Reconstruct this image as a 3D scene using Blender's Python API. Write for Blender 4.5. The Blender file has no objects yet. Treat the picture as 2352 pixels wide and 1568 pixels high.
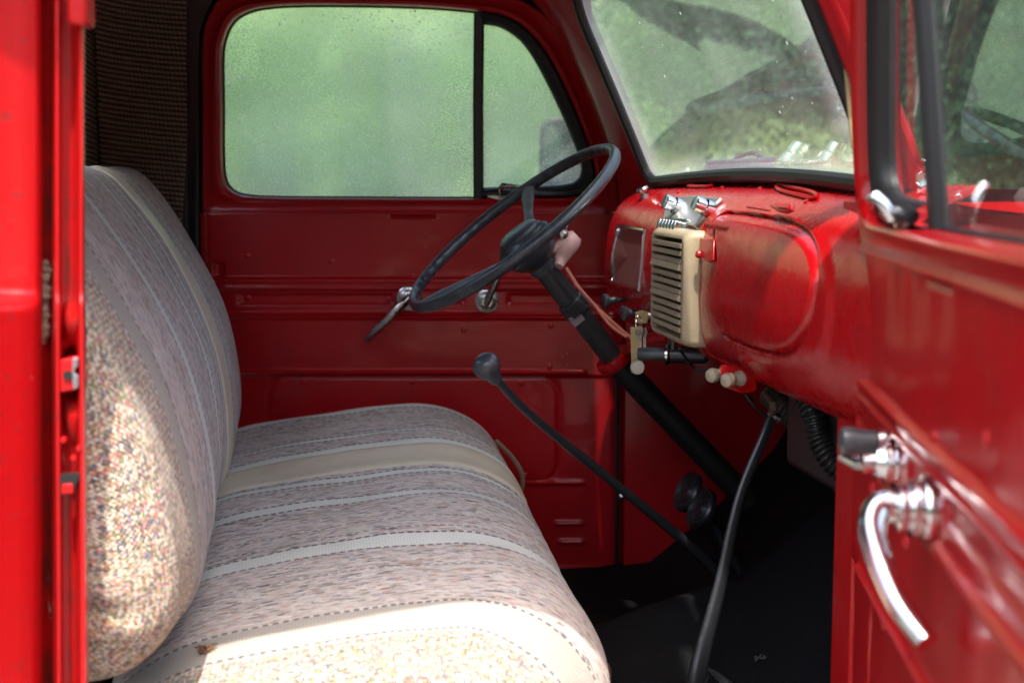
import bpy, bmesh, math, random
from mathutils import Vector, Matrix, noise
R = math.radians
random.seed(7)
scene = bpy.context.scene
COL = scene.collection

# ------------------------------------------------------------------ camera, light, exposure
EYE = 1.60
TH = R(6.65)
K, CU, CV = 3267.0, 1176.0, 784.0
cam_d = bpy.data.cameras.new('camera'); cam = bpy.data.objects.new('camera', cam_d); COL.objects.link(cam)
cam.location = (0, 0, EYE); cam.rotation_euler = (R(90) - TH, 0, 0)
cam_d.sensor_width = 36; cam_d.lens = 50.0; cam_d.clip_start = 0.02; cam_d.clip_end = 500
cam_d.dof.use_dof = True; cam_d.dof.focus_distance = 2.15; cam_d.dof.aperture_fstop = 4.9
scene.camera = cam
SUN = Vector((-0.01, -0.41, 0.91)).normalized()
elev = math.asin(SUN.z); azim = math.atan2(SUN.x, SUN.y)
w = bpy.data.worlds.new('World'); scene.world = w; w.use_nodes = True
wn = w.node_tree.nodes; wl = w.node_tree.links
sky = wn.new('ShaderNodeTexSky'); sky.sky_type = 'NISHITA'; sky.sun_disc = False
sky.sun_elevation = elev; sky.sun_rotation = azim
sky.air_density = 1.0; sky.dust_density = 5.0; sky.ozone_density = 1.0
wl.new(sky.outputs[0], wn['Background'].inputs[0]); wn['Background'].inputs[1].default_value = 0.15
sd = bpy.data.lights.new('sun', 'SUN'); sd.energy = 2.0; sd.angle = R(1.0); sd.color = (1, 0.95, 0.87)
so = bpy.data.objects.new('sun', sd); COL.objects.link(so)
so.rotation_euler = SUN.to_track_quat('Z', 'Y').to_euler()
scene.view_settings.view_transform = 'Standard'; scene.view_settings.look = 'None'
scene.view_settings.exposure = 1.92; scene.view_settings.gamma = 1.0
scene.cycles.max_bounces = 10; scene.cycles.transparent_max_bounces = 12
scene.cycles.caustics_reflective = False; scene.cycles.caustics_refractive = False

# ------------------------------------------------------------------ places
def ray(u, v):
    a = (u - CU) / K; b = (CV - v) / K
    return a, math.cos(TH) + b * math.sin(TH), -math.sin(TH) + b * math.cos(TH)
def P(u, v, d):                     # the point at depth d (metres along y) seen in a given direction; heights are relative to the eye
    a, y, z = ray(u, v); s = d / y
    return Vector((a * s, d, z * s + EYE))
def E(x, y, z): return Vector((x, y, z + EYE))
ANG = 0.144                         # the truck stands turned by about 8 degrees
EF = Vector((1, ANG, 0)).normalized()      # truck forward
ET = Vector((-ANG, 1, 0)).normalized()     # across the truck, away from the camera
UPV = Vector((0, 0, 1))
def lerp(a, b, t): return a + (b - a) * t
def sst(a, b, x):
    if a == b: return 1.0 if x >= a else 0.0
    t = max(0.0, min(1.0, (x - a) / (b - a))); return t * t * (3 - 2 * t)
def bump(c, wd, x): return math.exp(-((x - c) / wd) ** 2)
def catmull(pts, n, closed=False):
    pts = [Vector(p) for p in pts]; m = len(pts); out = []
    segs = m if closed else m - 1
    def g(i): return pts[i % m] if closed else pts[max(0, min(m - 1, i))]
    raw = []
    for i in range(segs):
        p0, p1, p2, p3 = g(i - 1), g(i), g(i + 1), g(i + 2)
        for k in range(16):
            t = k / 16
            raw.append(0.5 * ((2 * p1) + (-p0 + p2) * t + (2 * p0 - 5 * p1 + 4 * p2 - p3) * t * t + (-p0 + 3 * p1 - 3 * p2 + p3) * t ** 3))
    raw.append(g(0) if closed else pts[-1].copy())
    L = [0]
    for a, b in zip(raw, raw[1:]): L.append(L[-1] + (b - a).length)
    tot = L[-1]; j = 0
    cnt = n if closed else n - 1
    for i in range(n):
        s = tot * i / cnt
        while j < len(L) - 2 and L[j + 1] < s: j += 1
        f = (s - L[j]) / max(1e-9, L[j + 1] - L[j]); out.append(raw[j].lerp(raw[j + 1], min(1, f)))
    return out

# ------------------------------------------------------------------ mesh builder
ORG = {}
class MB:
    def __init__(s): s.v = []; s.f = []; s.uv = None
    def add(s, vs, fs):
        o = len(s.v); s.v += [Vector(p) for p in vs]; s.f += [tuple(i + o for i in f) for f in fs]; return s
    def grid(s, rows, closed=False):
        m = len(rows[0]); vs = [p for r in rows for p in r]; fs = []
        for i in range(len(rows) - 1):
            for j in range(m if closed else m - 1):
                k = (j + 1) % m; fs.append((i * m + j, i * m + k, (i + 1) * m + k, (i + 1) * m + j))
        return s.add(vs, fs)
    def tube(s, path, r, seg=12, closed=False, caps=True, flat=1.0, ref=None):
        n = len(path); rr = r if isinstance(r, (list, tuple)) else [r] * n
        path = [Vector(p) for p in path]; rows = []; prev = None
        for i, p in enumerate(path):
            a = path[(i - 1) % n] if (closed or i > 0) else p; b = path[(i + 1) % n] if (closed or i < n - 1) else p
            t = (b - a).normalized()
            if prev is None:
                h = Vector(ref) if ref else (Vector((0, 0, 1)) if abs(t.z) < 0.9 else Vector((1, 0, 0)))
                nx = (h - t * h.dot(t)).normalized()
            else: nx = (prev - t * prev.dot(t)).normalized()
            prev = nx; ny = t.cross(nx)
            rows.append([p + nx * (math.cos(2 * math.pi * k / seg) * rr[i]) + ny * (math.sin(2 * math.pi * k / seg) * rr[i] * flat) for k in range(seg)])
        o = len(s.v)
        if closed: rows.append(rows[0])
        s.grid(rows, True)
        if caps and not closed:
            s.f.append(tuple(o + k for k in range(seg))[::-1]); s.f.append(tuple(o + (n - 1) * seg + k for k in range(seg)))
        return s
    def lathe(s, prof, org, axis, seg=24):     # prof: (radius, height along axis)
        ax = Vector(axis).normalized(); h = Vector((0, 0, 1)) if abs(ax.z) < 0.9 else Vector((1, 0, 0))
        nx = (h - ax * h.dot(ax)).normalized(); ny = ax.cross(nx); org = Vector(org)
        o = len(s.v)
        s.grid([[org + ax * hh + nx * (math.cos(2 * math.pi * k / seg) * r) + ny * (math.sin(2 * math.pi * k / seg) * r) for k in range(seg)] for r, hh in prof], True)
        if prof[0][0] > 1e-5: s.f.append(tuple(o + k for k in range(seg))[::-1])
        if prof[-1][0] > 1e-5: s.f.append(tuple(o + (len(prof) - 1) * seg + k for k in range(seg)))
        return s
    def box(s, c, ax, ay, az, hx, hy, hz):
        c = Vector(c); vs = [c + ax * (i * hx) + ay * (j * hy) + az * (k * hz) for i in (-1, 1) for j in (-1, 1) for k in (-1, 1)]
        return s.add(vs, [(0, 1, 3, 2), (4, 6, 7, 5), (0, 4, 5, 1), (2, 3, 7, 6), (0, 2, 6, 4), (1, 5, 7, 3)])
    def prism(s, pts, off):                    # a closed outline pushed along off
        n = len(pts); off = Vector(off)
        s.add([Vector(p) for p in pts] + [Vector(p) + off for p in pts],
              [tuple(range(n))[::-1], tuple(range(n, 2 * n))] + [(i, (i + 1) % n, n + (i + 1) % n, n + i) for i in range(n)])
        return s
    def build(s, name, mat, parent=None, smooth=True, angle=35, bevel=0, solid=0, sub=0, uv=None, label=None, recalc=True):
        c = Vector((0, 0, 0))
        for p in s.v: c += p
        c /= max(1, len(s.v))
        me = bpy.data.meshes.new(name); me.from_pydata([p - c for p in s.v], [], s.f); me.update()
        if uv:
            lay = me.uv_layers.new(name='UVMap')
            for lp in me.loops: lay.data[lp.index].uv = uv[lp.vertex_index]
        if recalc:
            bm = bmesh.new(); bm.from_mesh(me); bmesh.ops.recalc_face_normals(bm, faces=bm.faces); bm.to_mesh(me); bm.free()
        if smooth:
            me.polygons.foreach_set('use_smooth', [True] * len(me.polygons)); me.set_sharp_from_angle(angle=R(angle))
        me.materials.append(mat)
        o = bpy.data.objects.new(name, me); COL.objects.link(o); ORG[o.name] = c
        if parent is not None:
            o.parent = parent; o.location = c - ORG[parent.name]
        else: o.location = c
        if solid:
            m = o.modifiers.new('s', 'SOLIDIFY'); m.thickness = abs(solid); m.offset = 1 if solid > 0 else -1
        if bevel:
            m = o.modifiers.new('b', 'BEVEL'); m.width = bevel; m.segments = 3; m.limit_method = 'ANGLE'; m.angle_limit = R(40)
        if sub:
            m = o.modifiers.new('d', 'SUBSURF'); m.levels = sub; m.render_levels = sub
        if label: o['label'] = label
        return o
def tag(o, label, cat=None, group=None, kind=None):
    if label: o['label'] = label
    if cat: o['category'] = cat
    if group: o['group'] = group
    if kind: o['kind'] = kind
    return o
def empty(name, loc, parent=None):
    o = bpy.data.objects.new(name, None); COL.objects.link(o); loc = Vector(loc); ORG[o.name] = loc
    o.empty_display_size = 0.1
    if parent is not None: o.parent = parent; o.location = loc - ORG[parent.name]
    else: o.location = loc
    return o

# ------------------------------------------------------------------ materials
def mat(name, col, rough=0.5, metal=0.0, coat=0.0, bumps=(), var=None, spec=0.5, coord='Object', chips=0):
    m = bpy.data.materials.new(name); m.use_nodes = True; nt = m.node_tree; b = nt.nodes['Principled BSDF']
    b.inputs['Base Color'].default_value = (*col, 1); b.inputs['Roughness'].default_value = rough; b.inputs['Metallic'].default_value = metal
    b.inputs['Coat Weight'].default_value = coat; b.inputs['Coat Roughness'].default_value = 0.06; b.inputs['Specular IOR Level'].default_value = spec
    tc = nt.nodes.new('ShaderNodeTexCoord')
    prev = None
    for sc, st, dist in bumps:
        n = nt.nodes.new('ShaderNodeTexNoise'); n.inputs['Scale'].default_value = sc; n.inputs['Detail'].default_value = 3
        nt.links.new(tc.outputs[coord], n.inputs['Vector'])
        bp = nt.nodes.new('ShaderNodeBump'); bp.inputs['Strength'].default_value = st; bp.inputs['Distance'].default_value = dist
        nt.links.new(n.outputs[0], bp.inputs['Height'])
        if prev: nt.links.new(prev.outputs[0], bp.inputs['Normal'])
        prev = bp
    if prev:
        nt.links.new(prev.outputs[0], b.inputs['Normal'])
        if coat: nt.links.new(prev.outputs[0], b.inputs['Coat Normal'])
    if var:                                     # (second colour, scale, low, high)
        c2, sc, lo, hi = var
        n = nt.nodes.new('ShaderNodeTexNoise'); n.inputs['Scale'].default_value = sc; n.inputs['Detail'].default_value = 8; n.inputs['Roughness'].default_value = 0.7
        nt.links.new(tc.outputs[coord], n.inputs['Vector'])
        mr = nt.nodes.new('ShaderNodeMapRange'); mr.inputs[1].default_value = lo; mr.inputs[2].default_value = hi
        nt.links.new(n.outputs[0], mr.inputs[0])
        mx = nt.nodes.new('ShaderNodeMix'); mx.data_type = 'RGBA'; mx.inputs[6].default_value = (*col, 1); mx.inputs[7].default_value = (*c2, 1)
        nt.links.new(mr.outputs[0], mx.inputs[0]); nt.links.new(mx.outputs[2], b.inputs['Base Color'])
        mr2 = nt.nodes.new('ShaderNodeMapRange'); mr2.inputs[3].default_value = rough; mr2.inputs[4].default_value = min(1, rough + 0.25)
        nt.links.new(mr.outputs[0], mr2.inputs[0]); nt.links.new(mr2.outputs[0], b.inputs['Roughness'])
        if chips:                               # small flakes of paint gone, scattered where the noise gathers them
            vo = nt.nodes.new('ShaderNodeTexVoronoi'); vo.inputs['Scale'].default_value = 75; nt.links.new(tc.outputs[coord], vo.inputs['Vector'])
            nn = nt.nodes.new('ShaderNodeTexNoise'); nn.inputs['Scale'].default_value = 5; nn.inputs['Detail'].default_value = 4; nt.links.new(tc.outputs[coord], nn.inputs['Vector'])
            q = nt.nodes.new('ShaderNodeMapRange'); q.inputs[1].default_value = 0.52; q.inputs[2].default_value = 0.75; q.inputs[3].default_value = 0.02; q.inputs[4].default_value = 0.02 + chips; nt.links.new(nn.outputs[0], q.inputs[0])
            lt = nt.nodes.new('ShaderNodeMath'); lt.operation = 'LESS_THAN'; nt.links.new(vo.outputs['Distance'], lt.inputs[0]); nt.links.new(q.outputs[0], lt.inputs[1])
            m3 = nt.nodes.new('ShaderNodeMix'); m3.data_type = 'RGBA'; m3.inputs[7].default_value = (0.42, 0.22, 0.20, 1); nt.links.new(mx.outputs[2], m3.inputs[6])
            fm = nt.nodes.new('ShaderNodeMath'); fm.operation = 'MULTIPLY'; fm.inputs[1].default_value = 0.6; nt.links.new(lt.outputs[0], fm.inputs[0]); nt.links.new(fm.outputs[0], m3.inputs[0])
            nt.links.new(m3.outputs[2], b.inputs['Base Color'])
    return m
RED = mat('red_paint', (0.42, 0.003, 0.006), 0.30, 0, 0.4, [(110, 0.14, 0.002), (6, 0.08, 0.006)], ((0.31, 0.005, 0.008), 14, 0.55, 0.8), chips=0.10, spec=0.25)
REDD = mat('red_gloss_paint', (0.42, 0.003, 0.006), 0.27, 0, 0.45, [(130, 0.18, 0.0020), (6, 0.08, 0.006)], ((0.33, 0.006, 0.009), 18, 0.5, 0.75), chips=0.14, spec=0.35)
REDI = mat('red_interior_paint', (0.42, 0.006, 0.011), 0.32, 0, 0.3, [(170, 0.16, 0.0012), (9, 0.22, 0.008)], ((0.30, 0.008, 0.012), 10, 0.5, 0.8), chips=0.12, spec=0.25)
REDJ = mat('red_jamb_paint', (0.43, 0.004, 0.006), 0.36, 0, 0.35, [(140, 0.2, 0.0012), (25, 0.3, 0.002)], ((0.20, 0.010, 0.008), 60, 0.58, 0.72), chips=0.10, spec=0.3)
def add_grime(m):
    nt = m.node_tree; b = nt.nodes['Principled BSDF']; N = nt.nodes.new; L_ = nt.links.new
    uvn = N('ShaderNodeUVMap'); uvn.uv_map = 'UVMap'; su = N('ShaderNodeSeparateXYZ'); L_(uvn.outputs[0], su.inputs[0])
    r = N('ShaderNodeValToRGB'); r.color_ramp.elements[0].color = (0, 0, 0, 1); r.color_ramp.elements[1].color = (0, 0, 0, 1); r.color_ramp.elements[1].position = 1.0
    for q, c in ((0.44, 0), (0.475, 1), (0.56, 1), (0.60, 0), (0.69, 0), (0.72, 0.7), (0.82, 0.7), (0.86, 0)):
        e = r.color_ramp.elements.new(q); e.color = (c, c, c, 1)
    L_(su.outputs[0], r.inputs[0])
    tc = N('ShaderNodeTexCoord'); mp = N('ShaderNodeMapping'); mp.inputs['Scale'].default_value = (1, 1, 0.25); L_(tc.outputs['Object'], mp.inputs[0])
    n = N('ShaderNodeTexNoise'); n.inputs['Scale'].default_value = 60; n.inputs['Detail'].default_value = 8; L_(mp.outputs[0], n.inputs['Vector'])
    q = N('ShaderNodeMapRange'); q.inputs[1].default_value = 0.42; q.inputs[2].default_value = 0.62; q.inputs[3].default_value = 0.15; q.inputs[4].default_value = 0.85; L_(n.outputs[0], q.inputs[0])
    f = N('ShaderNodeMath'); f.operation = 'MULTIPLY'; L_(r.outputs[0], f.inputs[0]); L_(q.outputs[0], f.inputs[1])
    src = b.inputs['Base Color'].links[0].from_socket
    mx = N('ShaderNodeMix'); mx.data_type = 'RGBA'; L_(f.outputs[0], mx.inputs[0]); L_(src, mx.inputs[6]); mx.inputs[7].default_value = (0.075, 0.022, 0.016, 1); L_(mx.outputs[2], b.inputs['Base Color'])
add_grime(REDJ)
RUB = mat('black_rubber', (0.011, 0.012, 0.013), 0.5, 0, 0, [(120, 0.2, 0.001)])
BLK = mat('black_plastic', (0.036, 0.042, 0.050), 0.34, 0, 0.25, [(200, 0.06, 0.0005)], ((0.10, 0.105, 0.11), 22, 0.5, 0.75))
BLKM = mat('black_worn_metal', (0.018, 0.020, 0.023), 0.34, 0, 0.1, [(160, 0.2, 0.0006)], ((0.10, 0.10, 0.10), 60, 0.60, 0.74))
DARK = mat('dark_void', (0.008, 0.008, 0.008), 0.8)
MATF = mat('floor_rubber_mat', (0.006, 0.006, 0.007), 0.85, 0, 0, [(300, 0.5, 0.002), (20, 0.4, 0.01)], ((0.016, 0.014, 0.012), 18, 0.55, 0.8), spec=0.15)
CHR = mat('chrome', (0.80, 0.80, 0.80), 0.10, 1, 0, [(40, 0.05, 0.002)], ((0.55, 0.54, 0.52), 60, 0.5, 0.8))
CHRD = mat('worn_chrome', (0.55, 0.54, 0.52), 0.2, 1, 0, [(90, 0.2, 0.001)], ((0.16, 0.14, 0.12), 70, 0.5, 0.7))
IVORY = mat('aged_ivory_plastic', (0.46, 0.37, 0.24), 0.38, 0, 0.1, [(120, 0.06, 0.001)], ((0.36, 0.27, 0.16), 14, 0.45, 0.75))
IVK = mat('ivory_knob', (0.36, 0.31, 0.22), 0.35, 0, 0.2)
PINK = mat('faded_pink_plastic', (0.74, 0.48, 0.44), 0.4, 0, 0, [(60, 0.1, 0.001)])
VINYL = mat('cream_vinyl', (0.78, 0.72, 0.57), 0.34, 0, 0, [(25, 0.2, 0.003), (500, 0.2, 0.0004)], ((0.66, 0.58, 0.43), 8, 0.45, 0.75))
TAN = mat('tan_vinyl', (0.42, 0.22, 0.11), 0.45, 0, 0, [(60, 0.3, 0.002)])
BRASS = mat('brass_tag', (0.42, 0.34, 0.17), 0.42, 0.6, 0, [(150, 0.2, 0.001)])
SILV = mat('coin_silver', (0.45, 0.40, 0.32), 0.35, 0.9, 0, [(500, 0.9, 0.001)])
MUD = mat('dried_mud', (0.34, 0.27, 0.20), 0.95, 0, 0, [(260, 0.9, 0.004)], ((0.10, 0.075, 0.055), 160, 0.42, 0.6))
BARK = mat('bark', (0.09, 0.065, 0.045), 0.9, 0, 0, [(12, 0.6, 0.03)])
GALV = mat('bare_metal', (0.35, 0.37, 0.40), 0.35, 0.8, 0, [(90, 0.2, 0.001)])
COPPER = mat('pink_wire', (0.45, 0.14, 0.10), 0.4)

def gauge_material():
    m = mat('gauge_face', (0.13, 0.055, 0.05), 0.35, 0, 1.0)
    nt = m.node_tree; b = nt.nodes['Principled BSDF']
    br = nt.nodes.new('ShaderNodeTexBrick'); br.inputs['Scale'].default_value = 14; br.inputs['Color1'].default_value = (0.14, 0.055, 0.055, 1)
    br.inputs['Color2'].default_value = (0.20, 0.08, 0.075, 1); br.inputs['Mortar'].default_value = (0.17, 0.10, 0.09, 1); br.inputs['Mortar Size'].default_value = 0.12
    tc = nt.nodes.new('ShaderNodeTexCoord'); mp = nt.nodes.new('ShaderNodeMapping'); mp.inputs['Rotation'].default_value = (R(90), 0, R(90))
    nt.links.new(tc.outputs['Object'], mp.inputs[0]); nt.links.new(mp.outputs[0], br.inputs['Vector']); nt.links.new(br.outputs[0], b.inputs['Base Color'])
    return m
GAUGE = gauge_material()

def carpet_material():
    m = bpy.data.materials.new('woven_brown_trim'); m.use_nodes = True; nt = m.node_tree; b = nt.nodes['Principled BSDF']; b.inputs['Roughness'].default_value = 0.95
    N = nt.nodes.new; L = nt.links.new
    tc = N('ShaderNodeTexCoord')
    def band(axis_scale, noise_amt):
        mp = N('ShaderNodeMapping'); mp.inputs['Scale'].default_value = axis_scale; L(tc.outputs['Object'], mp.inputs[0])
        wv = N('ShaderNodeTexWave'); wv.bands_direction = 'DIAGONAL'; wv.inputs['Scale'].default_value = 1; wv.inputs['Distortion'].default_value = noise_amt
        wv.inputs['Detail'].default_value = 2; wv.inputs['Detail Scale'].default_value = 2.0
        L(mp.outputs[0], wv.inputs[0]); return wv
    rows = band((6, 3, 62), 1.2); cols = band((75, 40, 8), 2.0)
    mul = N('ShaderNodeMath'); mul.operation = 'MULTIPLY'; L(rows.outputs['Fac'], mul.inputs[0])
    ad = N('ShaderNodeMath'); ad.operation = 'MULTIPLY_ADD'; ad.inputs[1].default_value = 0.45; ad.inputs[2].default_value = 0.55; L(cols.outputs['Fac'], ad.inputs[0]); L(ad.outputs[0], mul.inputs[1])
    cr = N('ShaderNodeValToRGB'); cr.color_ramp.elements[0].color = (0.06, 0.04, 0.032, 1); cr.color_ramp.elements[1].color = (0.50, 0.36, 0.26, 1)
    e = cr.color_ramp.elements.new(0.5); e.color = (0.26, 0.17, 0.13, 1)
    L(mul.outputs[0], cr.inputs[0])
    ns = N('ShaderNodeTexNoise'); ns.inputs['Scale'].default_value = 90; L(tc.outputs['Object'], ns.inputs[0])
    mx = N('ShaderNodeMix'); mx.data_type = 'RGBA'; mx.blend_type = 'MULTIPLY'; mx.inputs[0].default_value = 0.35; L(cr.outputs[0], mx.inputs[6]); L(ns.outputs[0], mx.inputs[7])
    L(mx.outputs[2], b.inputs['Base Color'])
    bp = N('ShaderNodeBump'); bp.inputs['Strength'].default_value = 1; bp.inputs['Distance'].default_value = 0.004; L(mul.outputs[0], bp.inputs['Height']); L(bp.outputs[0], b.inputs['Normal'])
    return m
CARPET = carpet_material()

# stripes of the seat cloth: (start, end) across the seat in metres from the driver's end
WL = 1.45
LIGHT = [(0.030, 0.060), (0.268, 0.288), (0.362, 0.380), (0.556, 0.578), (0.690, 0.718), (0.920, 0.968), (1.205, 1.29)]
def fabric_material():
    m = bpy.data.materials.new('tweed_seat_cloth'); m.use_nodes = True; nt = m.node_tree; b = nt.nodes['Principled BSDF']
    b.inputs['Roughness'].default_value = 0.9; b.inputs['Sheen Weight'].default_value = 0.25; b.inputs['Sheen Roughness'].default_value = 0.5
    N = nt.nodes.new; L = nt.links.new
    uvn = N('ShaderNodeUVMap'); uvn.uv_map = 'UVMap'; sp = N('ShaderNodeSeparateXYZ'); L(uvn.outputs[0], sp.inputs[0])
    def math_(op, a, bb=None, c=None):
        n = N('ShaderNodeMath'); n.operation = op
        for i, x in enumerate((a, bb, c)):
            if x is None: continue
            if isinstance(x, (int, float)): n.inputs[i].default_value = x
            else: L(x, n.inputs[i])
        return n.outputs[0]
    W = sp.outputs[0]; Q = sp.outputs[1]
    def comb(x, y, z=0.0):
        c = N('ShaderNodeCombineXYZ'); L(x, c.inputs[0]); L(y, c.inputs[1]); c.inputs[2].default_value = z; return c.outputs[0]
    def vor(sx, sy, z=0.0):
        v = N('ShaderNodeTexVoronoi'); v.inputs['Scale'].default_value = 1; L(comb(math_('MULTIPLY', W, sx), math_('MULTIPLY', Q, sy), z), v.inputs['Vector']); return v
    def nz(sx, sy, z=0.0, det=2):
        v = N('ShaderNodeTexNoise'); v.inputs['Scale'].default_value = 1; v.inputs['Detail'].default_value = det
        L(comb(math_('MULTIPLY', W, sx), math_('MULTIPLY', Q, sy), z), v.inputs['Vector']); return v.outputs[0]
    def mixc(f, a, c, blend='MIX'):
        n = N('ShaderNodeMix'); n.data_type = 'RGBA'; n.blend_type = blend
        for i, x in ((0, f), (6, a), (7, c)):
            if isinstance(x, tuple): n.inputs[i].default_value = x
            elif isinstance(x, (int, float)): n.inputs[i].default_value = x
            else: L(x, n.inputs[i])
        return n.outputs[2]
    # yarn flecks
    v1 = vor(350, 85); s1 = N('ShaderNodeSeparateColor'); L(v1.outputs['Color'], s1.inputs[0])
    cr = N('ShaderNodeValToRGB'); cr.color_ramp.interpolation = 'CONSTANT'
    cols = [(0.0, (0.60, 0.56, 0.55)), (0.22, (0.52, 0.47, 0.47)), (0.42, (0.64, 0.61, 0.59)), (0.60, (0.47, 0.41, 0.42)), (0.72, (0.56, 0.49, 0.42)),
            (0.78, (0.36, 0.27, 0.23)), (0.85, (0.50, 0.29, 0.29)), (0.885, (0.28, 0.29, 0.20)), (0.912, (0.20, 0.22, 0.30)), (0.937, (0.52, 0.28, 0.13)), (0.962, (0.10, 0.09, 0.10))]
    cr.color_ramp.elements[0].color = (*cols[0][1], 1); cr.color_ramp.elements[0].position = 0
    cr.color_ramp.elements[1].position = cols[1][0]; cr.color_ramp.elements[1].color = (*cols[1][1], 1)
    for p_, c_ in cols[2:]:
        e = cr.color_ramp.elements.new(p_); e.color = (*c_, 1)
    # coarser bright yarns gather in clouds
    cloud = nz(9, 2.2, 3.0, 4)
    shift = math_('MULTIPLY_ADD', cloud, 0.55, -0.26)
    L(math_('ADD', s1.outputs[0], shift), cr.inputs[0])
    # the near end of the cover is a coarser, darker weave
    sect = math_('MULTIPLY', math_('GREATER_THAN', W, 1.305), math_('MULTIPLY_ADD', cloud, 0.8, 0.45))
    v2 = vor(270, 230, 4.0); s2 = N('ShaderNodeSeparateColor'); L(v2.outputs['Color'], s2.inputs[0])
    cr2 = N('ShaderNodeValToRGB'); cr2.color_ramp.interpolation = 'CONSTANT'
    cols2 = [(0.0, (0.60, 0.55, 0.46)), (0.27, (0.07, 0.06, 0.05)), (0.45, (0.45, 0.20, 0.08)), (0.54, (0.17, 0.21, 0.06)), (0.66, (0.62, 0.55, 0.46)), (0.83, (0.08, 0.11, 0.22)), (0.91, (0.44, 0.13, 0.13))]
    cr2.color_ramp.elements[0].color = (*cols2[0][1], 1); cr2.color_ramp.elements[0].position = 0
    cr2.color_ramp.elements[1].position = cols2[1][0]; cr2.color_ramp.elements[1].color = (*cols2[1][1], 1)
    for p_, c_ in cols2[2:]:
        e = cr2.color_ramp.elements.new(p_); e.color = (*c_, 1)
    L(s2.outputs[0], cr2.inputs[0])
    tweed = mixc(math_('MULTIPLY', sect, 1.0), cr.outputs[0], cr2.outputs[0])
    fine = nz(700, 300, 9.0, 1)
    tweed = mixc(0.55, tweed, mixc(fine, (0.88, 0.875, 0.78, 1), (1.85, 1.84, 1.66, 1)), 'MULTIPLY')
    tweed = mixc(1.0, tweed, mixc(nz(260, 7, 30.0, 3), (0.62, 0.60, 0.62, 1), (1.40, 1.36, 1.32, 1)), 'MULTIPLY')
    # basket weave of the coarse end, thread against thread
    bw = math_('MULTIPLY', math_('SINE', math_('MULTIPLY_ADD', Q, 480, math_('MULTIPLY', W, 480))), math_('SINE', math_('MULTIPLY_ADD', Q, 480, math_('MULTIPLY', W, -480))))
    bw = math_('MULTIPLY_ADD', bw, 0.5, 0.5)
    tweed = mixc(math_('MULTIPLY', math_('GREATER_THAN', W, 1.295), 0.75), tweed, mixc(bw, (0.38, 0.34, 0.31, 1), (1.25, 1.2, 1.12, 1)), 'MULTIPLY')
    # smooth light stripes
    wn_ = math_('DIVIDE', math_('ADD', W, math_('MULTIPLY_ADD', nz(0.5, 6, 1.0), 0.006, -0.003)), WL)
    def ramp(spans, lo=0.0):
        r = N('ShaderNodeValToRGB'); r.color_ramp.interpolation = 'CONSTANT'
        r.color_ramp.elements[0].position = 0; r.color_ramp.elements[0].color = (0, 0, 0, 1)
        first = True
        for a_, b_ in spans:
            for q, c in ((a_, 1), (b_, 0)):
                if first: e = r.color_ramp.elements[1]; e.position = q / WL; first = False
                else: e = r.color_ramp.elements.new(q / WL)
                e.color = (c, c, c, 1)
        L(wn_, r.inputs[0]); return r.outputs[0]
    lm = ramp(LIGHT)
    rib = math_('MULTIPLY_ADD', math_('SINE', math_('MULTIPLY', Q, 1400)), 0.5, 0.5)
    rib2 = math_('MULTIPLY_ADD', math_('SINE', math_('MULTIPLY', W, 1250)), 0.5, 0.5)
    wide = math_('GREATER_THAN', W, 1.1)
    ribm = math_('MULTIPLY', rib, math_('MAXIMUM', math_('SUBTRACT', 1.0, wide), rib2))
    stripe = mixc(math_('MULTIPLY', ribm, math_('MULTIPLY_ADD', wide, 0.35, 0.35)), mixc(wide, (0.86, 0.88, 0.80, 1), (0.47, 0.43, 0.37, 1)), mixc(wide, (0.56, 0.59, 0.55, 1), (0.32, 0.27, 0.22, 1)))
    col = mixc(lm, tweed, stripe)
    edges = []
    for a_, b_ in LIGHT: edges += [(a_ - 0.0055, a_ - 0.0005), (b_ + 0.0005, b_ + 0.0055)]
    dm = ramp(edges)
    dm2 = ramp([(0.098, 0.102), (0.150, 0.153), (0.242, 0.246), (0.312, 0.315), (0.600, 0.603), (0.664, 0.668), (0.742, 0.746), (0.838, 0.842), (0.893, 0.897), (0.992, 0.996), (1.05, 1.054)])
    dm = math_('MAXIMUM', dm, math_('MULTIPLY', dm2, 0.6))
    dash = math_('GREATER_THAN', math_('SINE', math_('MULTIPLY', Q, 2 * math.pi / 0.0125)), -0.25)
    col = mixc(math_('MULTIPLY', math_('MULTIPLY', dm, dash), 0.92), col, (0.035, 0.03, 0.04, 1))
    # grime
    gr = nz(5, 5, 20.0, 5); mr = N('ShaderNodeMapRange'); mr.inputs[1].default_value = 0.55; mr.inputs[2].default_value = 0.85; L(gr, mr.inputs[0])
    col = mixc(math_('MULTIPLY', mr.outputs[0], 0.35), col, (0.30, 0.24, 0.18, 1))
    L(col, b.inputs['Base Color'])
    wx = math_('SINE', math_('MULTIPLY', W, 1100)); wq = math_('SINE', math_('MULTIPLY', Q, 900))
    hgt = math_('ADD', math_('MULTIPLY', wx, wq), math_('MULTIPLY', v1.outputs['Distance'], -1.2))
    bp = N('ShaderNodeBump'); bp.inputs['Strength'].default_value = 0.7; bp.inputs['Distance'].default_value = 0.0016; L(hgt, bp.inputs['Height'])
    fo = nz(16, 9, 40.0, 3); b2 = N('ShaderNodeBump'); b2.inputs['Strength'].default_value = 0.5; b2.inputs['Distance'].default_value = 0.012; L(fo, b2.inputs['Height']); L(bp.outputs[0], b2.inputs['Normal'])
    L(b2.outputs[0], b.inputs['Normal'])
    return m
CLOTH = fabric_material()

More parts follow.
